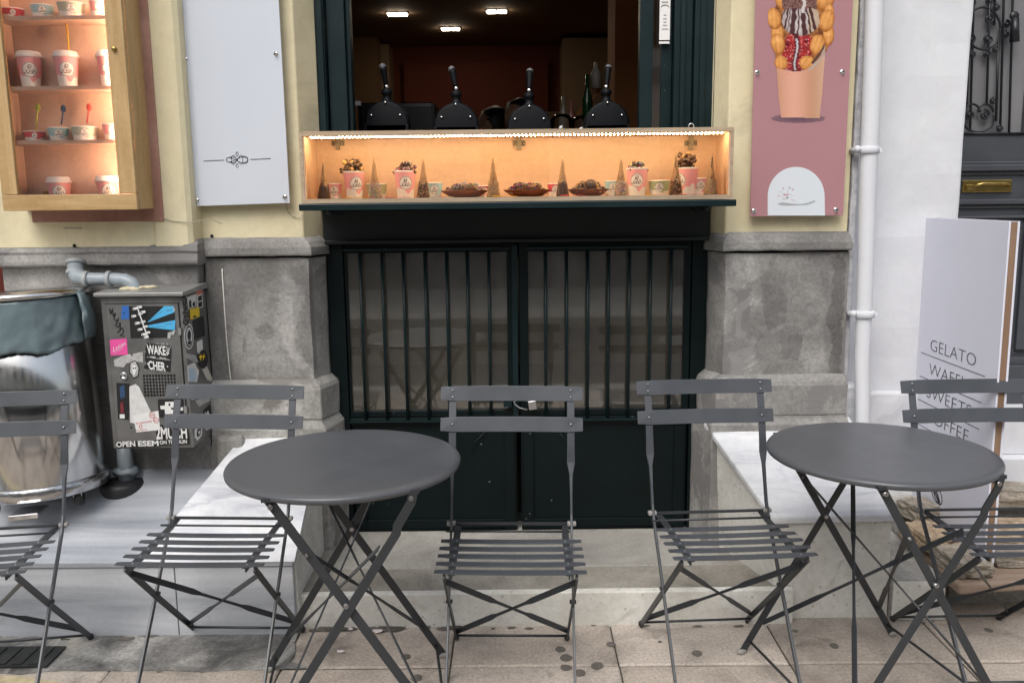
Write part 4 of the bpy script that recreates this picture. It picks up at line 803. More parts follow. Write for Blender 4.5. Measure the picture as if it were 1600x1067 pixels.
# security camera sticker: black field, two blue rays, white camera shapes
polys = [([(262, 178), (520, 178), (528, 240), (520, 310), (490, 360), (272, 362)], 0), ([(368, 272), (465, 178), (520, 178), (522, 214)], 1), ([(372, 288), (530, 258), (526, 316), (374, 300)], 1), ([(486, 330), (530, 315), (520, 345), (505, 340), (500, 365), (484, 362)], 3), ([(516, 178), (530, 200), (522, 212)], 3)]
for (cx, cy) in ((300, 192), (325, 184), (292, 236), (330, 222), (345, 212), (312, 276), (345, 268), (328, 312), (358, 296), (350, 340), (372, 330), (364, 356)):
    polys.append(([(cx-14, cy-6), (cx+10, cy-9), (cx+14, cy+3), (cx-10, cy+8)], 2)); polys.append((ell(cx-10, cy+2, 6, 7, 10), 2)); polys.append((ell(cx-10, cy+2, 3, 4, 8), 0))
polys.append(([(306, 180), (312, 180), (372, 350), (366, 356)], 2))
stick(polys, mats=[BLACK, BLUE, WHITE, GREYP])
m = MB()
for a, b in (((385, 262), (455, 205)), ((395, 300), (470, 296)), ((475, 205), (512, 200)), ((470, 282), (515, 280))):
    pxtube(m, [(130+(a[0]+(b[0]-a[0])*k/16)/3.677, 430+(a[1]+(b[1]-a[1])*k/16+(4 if k % 2 else -4))/3.677) for k in range(17)], Y0-.0235, .0005)
m.build('handwriting', ink, mc, O)
stick([([(222, 176), (262, 176), (264, 252), (218, 254)], 0), ([(230, 215), (238, 211), (238, 222), (231, 222)], 1)], mats=[DBLUE, BLACK])
stick([([(152, 370), (250, 364), (256, 456), (158, 462)], 0)], mats=[PINK])
m = MB(); A_, B_ = at(*z6(172, 440), Y0-.0012), at(*z6(242, 402), Y0-.0012); text(m, 'Lation', A_, B_, .017, up=(.15, 0, 1)); pxtube(m, [z6(175, 452), z6(225, 420)], Y0-.0012, .0006); m.build('lettering', WHITE, mc, O)
stick([([(176, 486), (230, 462), (268, 452), (282, 470), (286, 452), (342, 440), (343, 500), (300, 496), (250, 505), (232, 530), (180, 522)], 0)], mats=[GREYP])
stick([([(268, 500), (300, 488), (324, 530), (318, 580), (290, 596), (264, 560)], 0), ([(272, 505), (299, 494), (318, 532), (313, 576), (290, 588), (270, 556)], 2), (ell(293, 535, 15, 17, 14), 1), ([(282, 545), (304, 545), (298, 572), (288, 572)], 1), (ell(287, 534, 4, 5, 8), 0), (ell(300, 532, 4, 5, 8), 0)], mats=[BLACK, WHITE, GREYP])
stick([([(360, 388), (508, 410), (502, 556), (350, 536)], 0)], mats=[BLACK])
m = MB(); q6 = lambda x, y: at(*z6(x, y), Y0-.0012)
text(m, 'WAKE', q6(368, 450), q6(476, 459), .031, offset=.03); text(m, 'U', q6(480, 432), q6(496, 438), .0135, offset=.03); text(m, 'P', q6(480, 460), q6(495, 463), .0135, offset=.03)
text(m, 'VMK', q6(382, 476), q6(420, 480), .008, offset=.01); text(m, 'ING', q6(440, 482), q6(478, 487), .008, offset=.01); text(m, 'CHER', q6(376, 538), q6(474, 549), .029, offset=.03); pxtube(m, [z6(366, 470), z6(380, 472)], Y0-.0012, .0007); pxtube(m, [z6(422, 478), z6(438, 480)], Y0-.0012, .0007); pxtube(m, [z6(480, 484), z6(500, 487)], Y0-.0012, .0007)
for x, y in ((370, 508), (484, 524)): flat(m, [z6(*t) for t in ell(x, y, 4, 4, 8)], Y0-.0012)
for k in range(14):
    x, y = rn.choice(((rn.uniform(352, 506), rn.choice((394, 546))), (rn.choice((356, 502)), rn.uniform(400, 545)))); flat(m, [z6(*t) for t in ell(x, y, rn.uniform(1.5, 5), rn.uniform(1, 3), 6)], Y0-.0011)
m.build('lettering', WHITE, mc, O)
stick([([(190, 618), (266, 622), (262, 830), (200, 826)], 0), ([(208, 640), (236, 630), (240, 700), (216, 712)], 1), ([(214, 730), (230, 726), (234, 790), (214, 790)], 2), ([(210, 798), (238, 798), (238, 822), (210, 822)], 3)], mats=[BLACK, C('faded_navy', (.03, .07, .15), var=.5, vscale=120), C('faded_maroon', (.17, .025, .03), var=.5, vscale=120), WHITE])
stick([([(264, 640), (300, 625), (320, 640), (388, 782), (360, 796), (330, 800), (296, 852), (270, 846)], 0)], mats=[C('paper_torn', (.62, .62, .61), var=.12, vscale=40)])
stick([([(284, 806), (432, 778), (442, 888), (306, 902)], 0)], Y=Y0-.0012, mats=[WHITE])
m = MB(); text(m, 'WE TAKE CHARGE', q6(302, 856), q6(394, 842), .0055, offset=.01, lift=(0, -.001, 0)); pxtube(m, [z6(330+8*cos(t), 868+10*sin(t)) for t in [2*pi*k/16 for k in range(17)]], Y0-.0024, .0008)
for cx, cy in ((396, 804), (418, 832)): pxtube(m, [z6(cx+15*cos(t), cy+15*sin(t)) for t in [2*pi*k/20 for k in range(21)]], Y0-.0024, .0008); text(m, 'NO', q6(cx-9, cy+5), q6(cx+9, cy+3), .005, offset=.02, lift=(0, -.0012, 0))
text(m, 'Metro Bureau', q6(306, 894), q6(368, 887), .0045, lift=(0, -.0012, 0)); m.build('lettering', RED, mc, O)
stick([([(428, 712), (576, 708), (582, 812), (434, 818)], 0), ([(470, 728), (520, 726), (520, 745), (555, 744), (556, 760), (572, 758), (574, 776), (540, 778), (540, 795), (470, 798), (468, 770), (445, 770), (442, 750), (470, 748)], 1), ([(490, 735), (500, 735), (500, 750), (490, 750)], 0), ([(505, 760), (530, 760), (530, 770), (505, 770)], 0)], mats=[BLACK, WHITE])
stick([([(404, 862), (590, 852), (612, 970), (440, 978)], 0)], mats=[BLACK])
m = MB(); text(m, '2MUCH', q6(420, 940), q6(598, 934), .043, offset=.028); text(m, 'ON THE RUN', q6(440, 970), q6(596, 964), .013, offset=.02)
m.build('lettering', WHITE, mc, O)
stick([([(186, 960), (438, 946), (440, 984), (196, 996)], 0)], mats=[BLACK])
m = MB(); text(m, 'OPEN', q6(190, 987), q6(300, 981), .0185, offset=.035); text(m, 'ESEM', q6(316, 981), q6(434, 978), .0185, offset=.035); m.build('lettering', WHITE, mc, O)
m = MB()   # marker scrawl
scr = [(150, 190), (158, 225), (168, 190), (172, 235), (186, 215), (176, 250), (190, 262), (204, 246), (186, 290), (200, 300), (214, 275), (212, 315), (196, 330), (226, 300), (232, 330), (212, 345), (244, 352)]
sp = []
for k in range(len(scr)-1):
    for q in range(4): sp.append(z6(scr[k][0]+(scr[k+1][0]-scr[k][0])*q/4, scr[k][1]+(scr[k+1][1]-scr[k][1])*q/4))
pxtube(m, sp, Y0-.0005, .0017)
m.build('scrawl', BLACK, mc, O)
# side face stickers
Xs = xb+.0006
def sstick(polys, mats, dx=0, name='sticker'):
    m = MB()
    for k, (pts, mi) in enumerate(polys): m.prism([atx(*z6(*p), xb)+Vector((.0006+.0005*k+dx, 0, 0)) for p in pts], (-.0004, 0, 0), mi)
    return m.build(name, mats, mc, O)
sstick([([(596, 128), (648, 108), (646, 180), (604, 196)], 0), ([(606, 150), (618, 140), (622, 185), (608, 188)], 1), ([(626, 160), (640, 150), (640, 178), (628, 180)], 1)], [WHITE, BLACK])
sstick([([(650, 92), (682, 80), (688, 182), (652, 196)], 0), ([(650, 92), (682, 80), (684, 104), (651, 116)], 1), ([(658, 124), (678, 114), (680, 142), (660, 150)], 2), ([(658, 158), (680, 150), (680, 178), (660, 186)], 2)], [WHITE, C('salmon_print', (.72, .2, .12)), BLACK])
sstick([([(606, 196), (660, 182), (664, 236), (610, 256)], 0), ([(626, 234), (642, 230), (642, 240), (626, 244)], 1)], [YEL, BLACK], .003)
sstick([([(626, 262), (690, 232), (700, 346), (634, 376)], 0)], [BLACK])
sstick([(ell(607, 352, 27, 74, 24), 0), (ell(607, 352, 22, 64, 24), 1), (ell(607, 352, 18, 54, 20), 0), (ell(606, 345, 10, 30, 12), 1), ([(596, 380), (618, 374), (616, 396), (600, 400)], 1)], [WHITE, BLACK])
sstick([([(650, 385), (682, 368), (686, 430), (668, 460), (652, 440)], 0), ([(594, 450), (640, 460), (660, 500), (630, 498), (592, 476)], 1)], [WHITE, GREYP], .001)
sstick([(ell(684, 482, 27, 54, 20), 0), ([(658, 464), (694, 462), (694, 470), (660, 474)], 1), ([(666, 455), (672, 455), (670, 490), (664, 488)], 1), ([(684, 452), (688, 452), (684, 486), (680, 486)], 1)], [BLACK, YEL], .003)
sstick([([(598, 520), (640, 500), (664, 560), (652, 614), (604, 612)], 0), ([(604, 540), (634, 530), (650, 580), (640, 612), (606, 610)], 1), ([(610, 505), (660, 540), (664, 556), (622, 530)], 0)], [WHITE, C('pale_blue_scrap', (.45, .58, .68))])
sstick([([(682, 540), (708, 520), (742, 590), (738, 610), (712, 600)], 0)], [C('cream_scrap', (.6, .57, .5))])
sstick([([(620, 700), (655, 690), (640, 712), (622, 718)], 1), ([(640, 720), (720, 690), (730, 720), (662, 756)], 0)], [GREYP, C('pale_blue_scrap2', (.4, .55, .62))])
sstick([([(688, 776), (728, 740), (736, 812), (694, 836)], 0), ([(698, 790), (702, 784), (706, 806), (712, 782), (718, 776), (722, 800), (716, 806), (702, 820)], 1)], [BLACK, WHITE])
sstick([([(650, 864), (684, 862), (680, 920), (656, 950), (640, 930), (640, 890)], 0), ([(655, 885), (676, 880), (672, 916), (656, 930), (650, 915)], 1), ([(660, 895), (670, 892), (668, 908), (660, 914)], 0), ([(700, 866), (730, 848), (732, 878), (702, 892)], 0)], [WHITE, BLACK])
m = MB(); 
for pts in ([(576, 118), (590, 140), (586, 172), (572, 168), (570, 130), (578, 118)], [(572, 186), (596, 182), (570, 222), (598, 216)], [(598, 232), (578, 240), (574, 276), (596, 286), (602, 262), (588, 258)]):
    m.tube([atx(*z6(*p), xb)+Vector((.0008, 0, 0)) for p in pts], .0022, 6)
m.build('scrawl', BLACK, mc, O)
# cabinet stand pipe and pad
sp_ = empty('stand_pipe', (-1.40, 2.98, .40), 'grey conduit with black rubber foot below the meter cabinet', 'pipe'); O2 = sp_.location
m = MB(); m.tube([(-1.40, 2.98, .40), (-1.40, 2.98, .56)], [.030, .024], 14); m.ball((-1.40, 2.98, .445), .04, 12, 8, sc=(1.1, 1, .5), jit=.4); m.build('conduit', pvc, sp_, O2)
m = MB(); m.lathe([(.001, .35), (.070, .35), (.073, .36), (.073, .405), (.066, .415), (.001, .415)], (-1.405, 2.955, .0), 24); m.build('rubber_foot', capd, sp_, O2)
# grey conduit elbow
gp = empty('conduit_elbow', (-1.42, 2.95, 1.12), 'grey plastic conduit bending from the plinth into the meter cabinet top', 'pipe'); O2 = gp.location
pp = [at(118, 408, 2.99), at(118, 425, 2.97), at(122, 433, 2.95), at(135, 436, 2.94), at(160, 436, 2.94), at(178, 436, 2.94), at(195, 437, 2.935), at(206, 442, 2.93), at(212, 452, 2.93), at(213, 462, 2.93)]
m = MB(); m.tube(pp, [.027, .027, .027, .022, .021, .021, .021, .022, .022, .022], 16); m.build('pipe', pvc, gp, O2)
ringm = plain('grey_pvc_ring', (.33, .35, .36), .4, var=.15, vscale=30)
for a, b, r_ in ((at(132, 436, 2.94), at(139, 436, 2.94), .0275), (at(168, 436, 2.94), at(174, 436, 2.94), .0275), (at(118, 407, 2.99), at(118, 413, 2.985), .032), (at(118, 424, 2.972), at(118, 430, 2.965), .031)):
    m = MB(); m.tube([a, b], r_, 16); m.build('collar', ringm, gp, O2)
m = MB(); p = at(218, 450, 2.93); m.ball((p.x-.02, 2.93, zb_+.019), .036, 14, 8, sc=(1, .8, .28), jit=.5); m.ball((p.x+.025, 2.95, zb_+.020), .03, 12, 8, sc=(1, .8, .22), jit=.5); m.build('foam_blob', [plain('expanding_foam', (.62, .55, .38), .9, bump=.6, bscale=60)], gp, O2)

# ================================================================== STEEL BIN
bn = empty('trash_bin', (-1.612, 2.86, .378), 'polished stainless steel pedal bin with grey-green liner at left edge', 'bin')
R_ = .188; H0, H1 = .070, .700
m = MB(); m.lathe([(R_-.004, H0), (R_, H0+.004), (R_, H1), (R_-.004, H1+.002)], (0, 0, 0), 64, cap=False); m.build('body', brushed, bn)
m = MB(); m.lathe([(.001, .048), (R_+.002, .048), (R_+.008, .052), (R_+.006, .085), (R_+.001, .092), (R_-.003, .092)], (0, 0, 0), 64, cap=False); m.build('base_ring', plain('hammered_ring', (.55, .55, .56), .22, 1, var=.2, vscale=20, bump=.5, bscale=40), bn)
m = MB(); m.lathe([(.001, H1+.030), (R_-.02, H1+.028), (R_+.010, H1+.022), (R_+.017, H1+.014), (R_+.017, H1+.004), (R_+.012, H1+.002), (.001, H1+.002)], (0, 0, 0), 64); m.build('lid', plain('lid_steel', (.6, .58, .56), .16, 1, var=.2, vscale=5, rvar=.05), bn)
m = MB(); m.box((-.045, -R_-.035, .012), (.045, -R_+.06, .022)); m.box((-.045, -R_-.037, .006), (.045, -R_-.032, .022)); m.build('pedal', chrome, bn, bevel=.002)
for k, (x, y) in enumerate(((-.13, -.12), (.13, -.10), (0.0, .15))):
    m = MB(); m.lathe([(.001, -.011), (.022, -.011), (.024, -.008), (.024, .008), (.022, .011), (.001, .011)], (x, y, .024), 20, axis='x'); cs = m.build('caster', capd, bn)
    m = MB(); m.box((x-.014, y-.012, .022), (x-.0115, y+.012, .05)); m.box((x+.0115, y-.012, .022), (x+.014, y+.012, .05)); m.build('fork', chrome, cs)
m = MB(); NA, NZ = 160, 16; rings = []
for j in range(NZ+1):
    t = j/NZ; ring = []
    for k in range(NA):
        a = 2*pi*k/NA; drop = .145+.020*sin(a+2.9)+.018*noise.noise((cos(a)*1.6, sin(a)*1.6, 0))+.010*abs(noise.noise((cos(a)*7, sin(a)*7, 1)))
        f = noise.noise((cos(a)*5+t*.9, sin(a)*5, t*1.6))+.9*(.5-abs(noise.noise((cos(a)*6+t*2.4, sin(a)*6-t, t*2.2))))-.3*abs(noise.noise((cos(a)*15+t*2, sin(a)*15, t*3)))
        r_ = R_+.008+.006*t+.012*f*(.35+.65*t)
        ring.append((cos(a)*max(R_+.003, r_), sin(a)*max(R_+.003, r_), H1-.001-drop*t))
    rings.append(ring)
m.loft(rings, 0, True, cap=False); bg = m.build('liner', bag_m, bn); q = bg.modifiers.new('t', 'SOLIDIFY'); q.thickness = .0012
# gathered tail of the liner at the right side
m = MB(); rings = []
for j in range(12):
    t = j/11; c = Vector((R_+.012+.018*sin(t*2.5), -.06+.01*t, H1+.01-.15*t)); w = .018+.035*sin(t*2.2)
    rings.append([c+Vector((.010*cos(a)*(1+.5*noise.noise((a*2, t*5, 0))), w*sin(a)*(1+.35*noise.noise((a*3, t*4, 3))), .01*noise.noise((a*2, t*3, 8)))) for a in [2*pi*k/18 for k in range(18)]])
m.loft(rings, 0, True); m.build('liner_tail', bag_m, bn)
bn.rotation_euler = (radians(-2.5), radians(-2.6), radians(8))

# ================================================================== FOLDING CHAIRS
Wc, dc, wb, yb, zbk, wfo, yfo, ws_, yl, zl, zse = .197, .345, .213, .451, .829, .176, .473, .177, .425, .741, .438
def make_chair():
    r = empty('folding_chair', (0, 0, 0), None, None)
    m = MB()
    for y in (.014, .064, .115, .165, .218):
        L = []
        for k in range(9):
            x = -Wc+2*Wc*k/8; sag = -.0025*(1-(x/Wc)**2); cut = .006 if k in (0, 8) else 0
            L.append([(x, y-.0145+cut, zse+sag), (x, y+.0145-cut, zse+sag), (x, y+.0145-cut, zse+sag-.003), (x, y-.0145+cut, zse+sag-.003)])
        m.loft(L)
    m.build('seat_slats', steel, r, bevel=.0008)
    m = MB()
    for sx in (-1, 1):
        m.bar([(sx*.152, .0, zse-.010), (sx*.152, .12, zse-.011), (sx*.156, .30, zse-.009), (sx*.16, dc, zse-.006)], .014, .004, (0, 0, 1)); m.bar([(sx*.152, -.002, zse-.0045), (sx*.156, .30, zse-.0045), (sx*.16, dc, zse-.004)], .020, .002, (1, 0, 0))
    m.tube([(-.19, .296, zse-.004), (.17, .296, zse-.004)], .0035, 8); m.bar([(-.18, dc, zse+.001), (.19, dc, zse+.001)], .010, .006, (0, 1, 0)); m.build('seat_frame', steel_dk, r)
    m = MB()
    for sx in (-1, 1):
        for y in (.014, .064, .115, .165, .218): m.ball((sx*.152, y, zse-.001), .0032, 8, 5, sc=(1, 1, .5))
    m.build('rivets', rivet_m, r)
    for sx in (-1, 1):
        m = MB(); P = [(sx*ws_, yb+.003, zbk-.004), (sx*ws_, yl+.004, zl), (sx*ws_, .408, .66), (sx*ws_, .397, .61), (sx*ws_, .388, .575), (sx*ws_, .37, .52), (sx*ws_, .352, .465), (sx*ws_, .333, .43), (sx*ws_*.99, .18, .236), (sx*ws_*.985, .0, .012)]
        P[0] = (sx*ws_, yb+.006, zbk-.004); m.bar(P, [.022, .022, .022, .024, .010, .0065, .0065, .0065, .0065, .0065], [.004, .004, .004, .0045, .012, .016, .017, .017, .017, .017], (1, 0, 0)); fl = m.build('stile', steel, r, bevel=.0012)
        m = MB(); m.ball((sx*ws_*.985, -.004, .008), .010, 10, 6, sc=(.8, 1, .8)); m.build('foot_cap', capd, fl)
        m = MB(); m.bar([(sx*.172, .012, zse-.012), (sx*.174, .22, .236), (sx*wfo, yfo, .012)], .019, .006, (0, .7, .7)); lg = m.build('rear_leg', steel_dk, r, bevel=.0012)
        m = MB(); m.ball((sx*wfo, yfo+.004, .010), .013, 12, 7, sc=(.7, 1.1, .8)); m.build('foot_cap', capd, lg)
        m = MB(); m.tube([(sx*.166, .205, .262), (sx*.184, .205, .262)], .006, 10); m.build('pivot', steel_dk, r)
        m = MB(); m.tube([(sx*.17, dc, zse), (sx*.186, dc, zse)], .008, 10); m.build('pivot', steel_dk, r)
        m = MB(); m.box((sx*.178-.013, dc-.010, zse-.004), (sx*.178+.013, dc+.008, zse+.008)); m.build('hinge_spacer', cap_m, r, bevel=.003)
    def twisted(m, a, b, w=.017, t=.003):
        a, b = Vector(a), Vector(b); P = [a.lerp(b, q) for q in (0, .1, .33, .38, .5, .62, .67, .9, 1)]
        m.bar(P, [w, w, w, .008, .007, .008, w, w, w], [t, t, t, .004, .004, .004, t, t, t], (0, .7, .7))
    m = MB(); twisted(m, (-.170, .045, .395), (.172, .43, .058)); m.build('cross_brace', steel_dk, r)
    m = MB(); twisted(m, (.170, .048, .392), (-.172, .427, .054)); m.build('cross_brace', steel_dk, r)
    m = MB(); m.tube([(-.172, .437, .036), (.172, .437, .036)], .0042, 8); m.build('rear_rod', steel_dk, r)
    m = MB(); m.tube([(-.172, .028, .048), (.172, .028, .048)], .0042, 8); m.build('front_rod', steel_dk, r)
    for zt_, y_ in ((zbk, yb), (zl, yl)):
        m = MB(); L = []
        for k in range(9):
            x = -wb+2*wb*k/8; c = .006*max(0, 1-(x/ws_)**2)-.003; h = .043 if k not in (0, 8) else .037; zz = zt_-.0215; q = .0065
            L.append([(x, y_-.004+c+q, zz+h/2), (x, y_-.001+c+q, zz+h/2), (x, y_-.001+c-q, zz-h/2), (x, y_-.004+c-q, zz-h/2)])
        m.loft(L); sl = m.build('back_slat', steel, r, bevel=.001)
        m = MB()
        for sx in (-1, 1):
            for dz in ((-.012, -.032) if zt_ == zbk else (-.021,)): m.ball((sx*ws_, y_-.0075+(dz+.0215)*.30, zt_+dz), .0038, 8, 5, sc=(1, .6, 1))
        m.build('rivets', rivet_m, sl)
    return r
ch0 = make_chair()
CH = [(-.026, 2.098, -.004, 'dark grey folding chair in front of the cellar door, between the two tables'), (.607, 2.188, .068, 'dark grey folding chair before the right pilaster, left of the right table'), (-.882, 2.162, .003, 'dark grey folding chair in front of the meter cabinet, left of the left table'), (-1.488, 2.105, .145, 'dark grey folding chair before the steel bin, half cut off at the left'), (1.414, 2.203, .012, 'dark grey folding chair in front of the menu board, half cut off at the right')]
for i, (x, y, a, lab) in enumerate(CH):
    o = ch0 if i == 0 else copy_tree(ch0); o.location = (x, y, (.001, .001, .003, 0, 0)[i]); o.rotation_euler = (0, (.011, .006, .019, 0, 0)[i], a); o.scale = (1, 1, (1.003, .998, 1, 1, .986)[i]); tag(o, lab, 'chair', 'folding chairs on the pavement')
# ================================================================== TABLES
tt = plain('table_top_coat', (.076, .080, .088), .35, 0, .5, var=.09, vscale=5, bump=.03, bscale=500, rvar=.07, specks=26, scol=(.15, .15, .15))
def make_table():
    r = empty('bistro_table', (0, 0, 0), None, None)
    m = MB(); m.lathe([(.001, .7105), (.15, .7105), (.275, .711), (.288, .7115), (.296, .709), (.300, .703), (.299, .696), (.294, .692), (.289, .694), (.288, .703), (.001, .704)], (0, 0, 0), 128); m.build('tabletop', tt, r)
    top, bot = .166, .258
    for f in (1, -1):
        for k, y in enumerate((-.246, .246)):
            off = .0045*f*(1 if y < 0 else -1)
            P = [(-f*top, y+off, .697), (-f*(top-.006), y+off, .672), (-f*(top-.040), y+off, .615), (-f*(top-.042), y+off, .600), (f*bot, y+off, .010)]
            if k == 1 or f == 1: P = [(-f*top, y+off, .697), (f*bot, y+off, .010)]
            m = MB(); m.bar(P, .0215, .0055, (1, 0, 0)); lg = m.build('leg', steel_dk, r, bevel=.001)
            m = MB(); m.ball((f*bot+.003*f, y+off, .010), .014, 12, 7, sc=(1.2, .6, .7)); m.build('foot_cap', cap_m, lg)
    m = MB()
    for y in (-.246, .246):
        zc_ = .697-(.687)*top/(top+bot); s_ = -1 if y < 0 else 1
        m.tube([(0, y-.010, zc_), (0, y+.010, zc_)], .006, 12)
        for sx in (-1, 1): m.tube([(sx*(top-.006), y-.010, .682), (sx*(top-.006), y+.010, .682)], .006, 12)
        m.tube([(-.085, y-.009, .56), (-.085, y+.006, .56)], .004, 10)
    m.build('rivets', rivet_m, r)
    def leg_at(f, y, t): return Vector((-f*top+f*(top+bot)*t, y, .697-.687*t))
    def tw(m, a, b, n):
        P = [a.lerp(b, q) for q in (0, .04, .08, .30, .36, .5, .64, .70, .92, .96, 1)]
        m.bar(P, [.016, .016, .016, .016, .008, .007, .008, .016, .016, .016, .016], [.003, .003, .003, .003, .004, .004, .004, .003, .003, .003, .003], n)
    for f in (1, -1):
        n = Vector((top+bot, 0, -.687*1)).normalized(); n = Vector((f*(top+bot), 0, -.687)).normalized()
        m = MB(); tw(m, leg_at(f, -.236, .20), leg_at(f, .236, .86), n); m.build('cross_brace', steel_dk, r)
        m = MB(); tw(m, leg_at(f, .236, .20), leg_at(f, -.236, .86), n); m.build('cross_brace', steel_dk, r)
        m = MB(); m.tube([leg_at(f, -.242, .95), leg_at(f, .242, .95)], .0042, 8); m.build('foot_rod', steel_dk, r)
    for y in (-.246, .246):
        m = MB(); m.box((-.18, y-.008, .6935), (.18, y+.008, .703)); m.build('bearer', steel_dk, r)
    return r
t0 = make_table(); t1 = copy_tree(t0)
t0.scale = (1.01, 1.01, 1.015); t0.location = (-.452, 2.188, 0); t0.rotation_euler = (0, 0, radians(9)); tag(t0, 'round dark grey bistro table standing left of the cellar door', 'table', 'round bistro tables')
t1.scale = (.995, .995, .99); t1.location = (.989, 2.288, 0); t1.rotation_euler = (0, 0, radians(12.5)); tag(t1, 'round dark grey bistro table standing in front of the right marble ledge', 'table', 'round bistro tables')

# ================================================================== PAPER CUPS
cup_white = plain('cup_paper', (.80, .78, .76), .5)
COLS = {'pink': (.80, .36, .38), 'green': (.42, .50, .27), 'blue': (.36, .60, .66), 'red': (.62, .06, .09), 'sage': (.50, .53, .42)}
cm = {k: plain('cup_'+k, v, .5) for k, v in COLS.items()}
ink2 = plain('cup_ink', (.10, .09, .09), .6)
_cups = {}
def is_ink(a, b):
    r = hypot(a, b)
    if .90 < r < .97: return True
    if b > .15 and abs(hypot(a*1.3, (b-.42)*1.2)-.26) < .06: return True
    if b > .0 and abs(hypot(a*1.6+.2, (b-.30)*1.4)-.2) < .05: return True
    if abs(b+.06-.13*sin(a*17)) < .055 and abs(a) < .62: return True
    if abs(b+.32-.10*sin(a*13+1)-.08*a) < .055 and abs(a) < .78: return True
    if abs(b+.48) < .03 and abs(a) < .55: return True
    return False
def cup_mesh(kind, rt_, rb, h):
    key = (kind, rt_, rb, h)
    if key in _cups: return _cups[key]
    mb = MB(); NA = 150; NZ = max(24, int(h/.0016)); mid = h*.56; ra = min(.24*h/.08*.022/.022, 1)*1
    lr = min(h*.31, rt_*.62)
    for j in range(NZ):
        z0, z1 = h*j/NZ, h*(j+1)/NZ
        for k in range(NA):
            a0, a1 = 2*pi*k/NA, 2*pi*(k+1)/NA; am = (a0+a1)/2; zm = (z0+z1)/2
            r0 = rb+(rt_-rb)*z0/h; r1 = rb+(rt_-rb)*z1/h; th = am-pi  # th = 0 faces -Y
            s = (r0+r1)/2*th; A, B = s/lr, (zm-mid)/lr
            mi = 1 if zm > h*(.30+.10*sin(am*3+.6)+.05*sin(am*7)) else 0
            if hypot(A, B) < 1: mi = 2 if is_ink(A, B) else 0
            if zm > h*.97: mi = 0
            P = lambda r, a, z: (-r*sin(a-pi)*-1, -r*cos(a-pi), z)
            mb.add([P(r0, a0, z0), P(r0, a1, z0), P(r1, a1, z1), P(r1, a0, z1)], [(0, 1, 2, 3)], mi, True)
    mb.add([(rb*cos(2*pi*k/48), rb*sin(2*pi*k/48), .002) for k in range(48)], [list(range(48))], 0)
    mb.lathe([(rt_-.0015, h-.002), (rt_+.001, h-.001), (rt_+.0012, h+.001), (rt_-.0005, h+.002), (rt_-.002, h)], (0, 0, 0), 40, cap=False)
    o = mb.build('cup_body', [cup_white, cm[kind], ink2]); me = o.data; bpy.data.objects.remove(o); _cups[key] = me; return me
lid_c = {}
def cup(loc, kind, rt_, rb, h, lab, lid=False, straw=None, cat='paper cup', grp='paper cups in the display cases', turn=0):
    name = 'paper_cup' if h > .05 else 'paper_tub'
    r = empty(name, loc, lab, cat, grp, rz=-atan2(loc[0], loc[1])*-1*-1+turn)
    o = bpy.data.objects.new('cup_body', cup_mesh(kind, rt_, rb, h)); COL.objects.link(o); o.parent = r
    if lid:
        mb = MB(); mb.lathe([(rt_-.004, h-.004), (rt_+.003, h-.003), (rt_+.0035, h+.003), (rt_, h+.0045), (rt_-.002, h+.014), (rt_-.006, h+.017), (rt_-.010, h+.015), (.001, h+.014)], (0, 0, 0), 40); mb.build('lid', cup_white, r)
    if straw:
        mb = MB(); mb.tube([(.010, .005, h*.4), (.012, .006, h+.13)], .003, 10); mb.build('straw', straw, r)
    return r
CY = 2.94
straw_y = plain('yellow_plastic', (.80, .48, .01), .4)
# ---- tall wall display case (left)
vc = empty('display_cabinet', (-1.45, 2.93, 1.38), 'tall oak display cabinet with lit shelves of paper cups', 'display cabinet'); O = vc.location
X0, X1, ZB, ZT = -1.672, -1.232, 1.366, 2.75; Yf = 2.86
m = MB(); m.box((X0, Yf+.022, ZB+.002), (X0+.014, 3.0, ZT)); m.box((X1-.014, Yf+.022, ZB+.002), (X1, 3.0, ZT)); m.box((X0+.014, Yf+.022, ZB+.002), (X1-.014, 3.0, ZB+.016)); m.box((X0+.014, 2.985, ZB+.016), (X1-.014, 2.995, ZT), 1)
m.box((X0+.0142, Yf+.03, ZB+.0165), (X0+.019, 2.985, ZT), 1); m.box((X1-.019, Yf+.03, ZB+.0165), (X1-.0142, 2.985, ZT), 1); m.box((X0+.019, Yf+.03, ZB+.0165), (X1-.019, 2.985, ZB+.020), 1); m.build('carcass', [oak_v, cab_in], vc, O, bevel=.0015)
m = MB(); m.box((X0, Yf, ZB+.052), (X0+.052, Yf+.019, ZT)); m.box((X1-.056, Yf, ZB+.052), (X1, Yf+.019, ZT)); df = m.build('door_frame', oak_v, vc, O, bevel=.002)
m = MB(); m.box((X0, Yf, ZB), (X1, Yf+.019, ZB+.051)); m.build('door_rail', oak_h, vc, O, bevel=.002)
m = MB(); m.box((X0+.05, Yf+.010, ZB+.05), (X1-.054, Yf+.013, ZT)); m.build('pane', glass('case_glass', .025), vc, O)
m = MB(); p = at(179, 77, Yf); m.lathe([(.001, -.010), (.006, -.009), (.0085, -.005), (.006, 0), (.001, 0)], (p.x, Yf, p.z), 16, axis='y'); m.build('knob', brass, vc, O)
m = MB()
for z in (1.978, 1.762, 1.592): m.box((X0+.0195, Yf+.028, z-.012), (X1-.0195, 2.984, z))
m.build('shelf', [cab_in], vc, O)
m = MB()
for u, v in ((14, 84), (22, 292)): p = at(u, v, 2.93); m.box((X0+.019, 2.92, p.z-.008), (X0+.024, 2.93, p.z+.008))
m.box((-1.60, 2.978, 1.388), (-1.555, 2.984, 1.43)); m.build('catch', brass, vc, O)
ledm = plain('led_warm', (1, .9, .8), .4, emit=(1, .72, .52), estr=150)
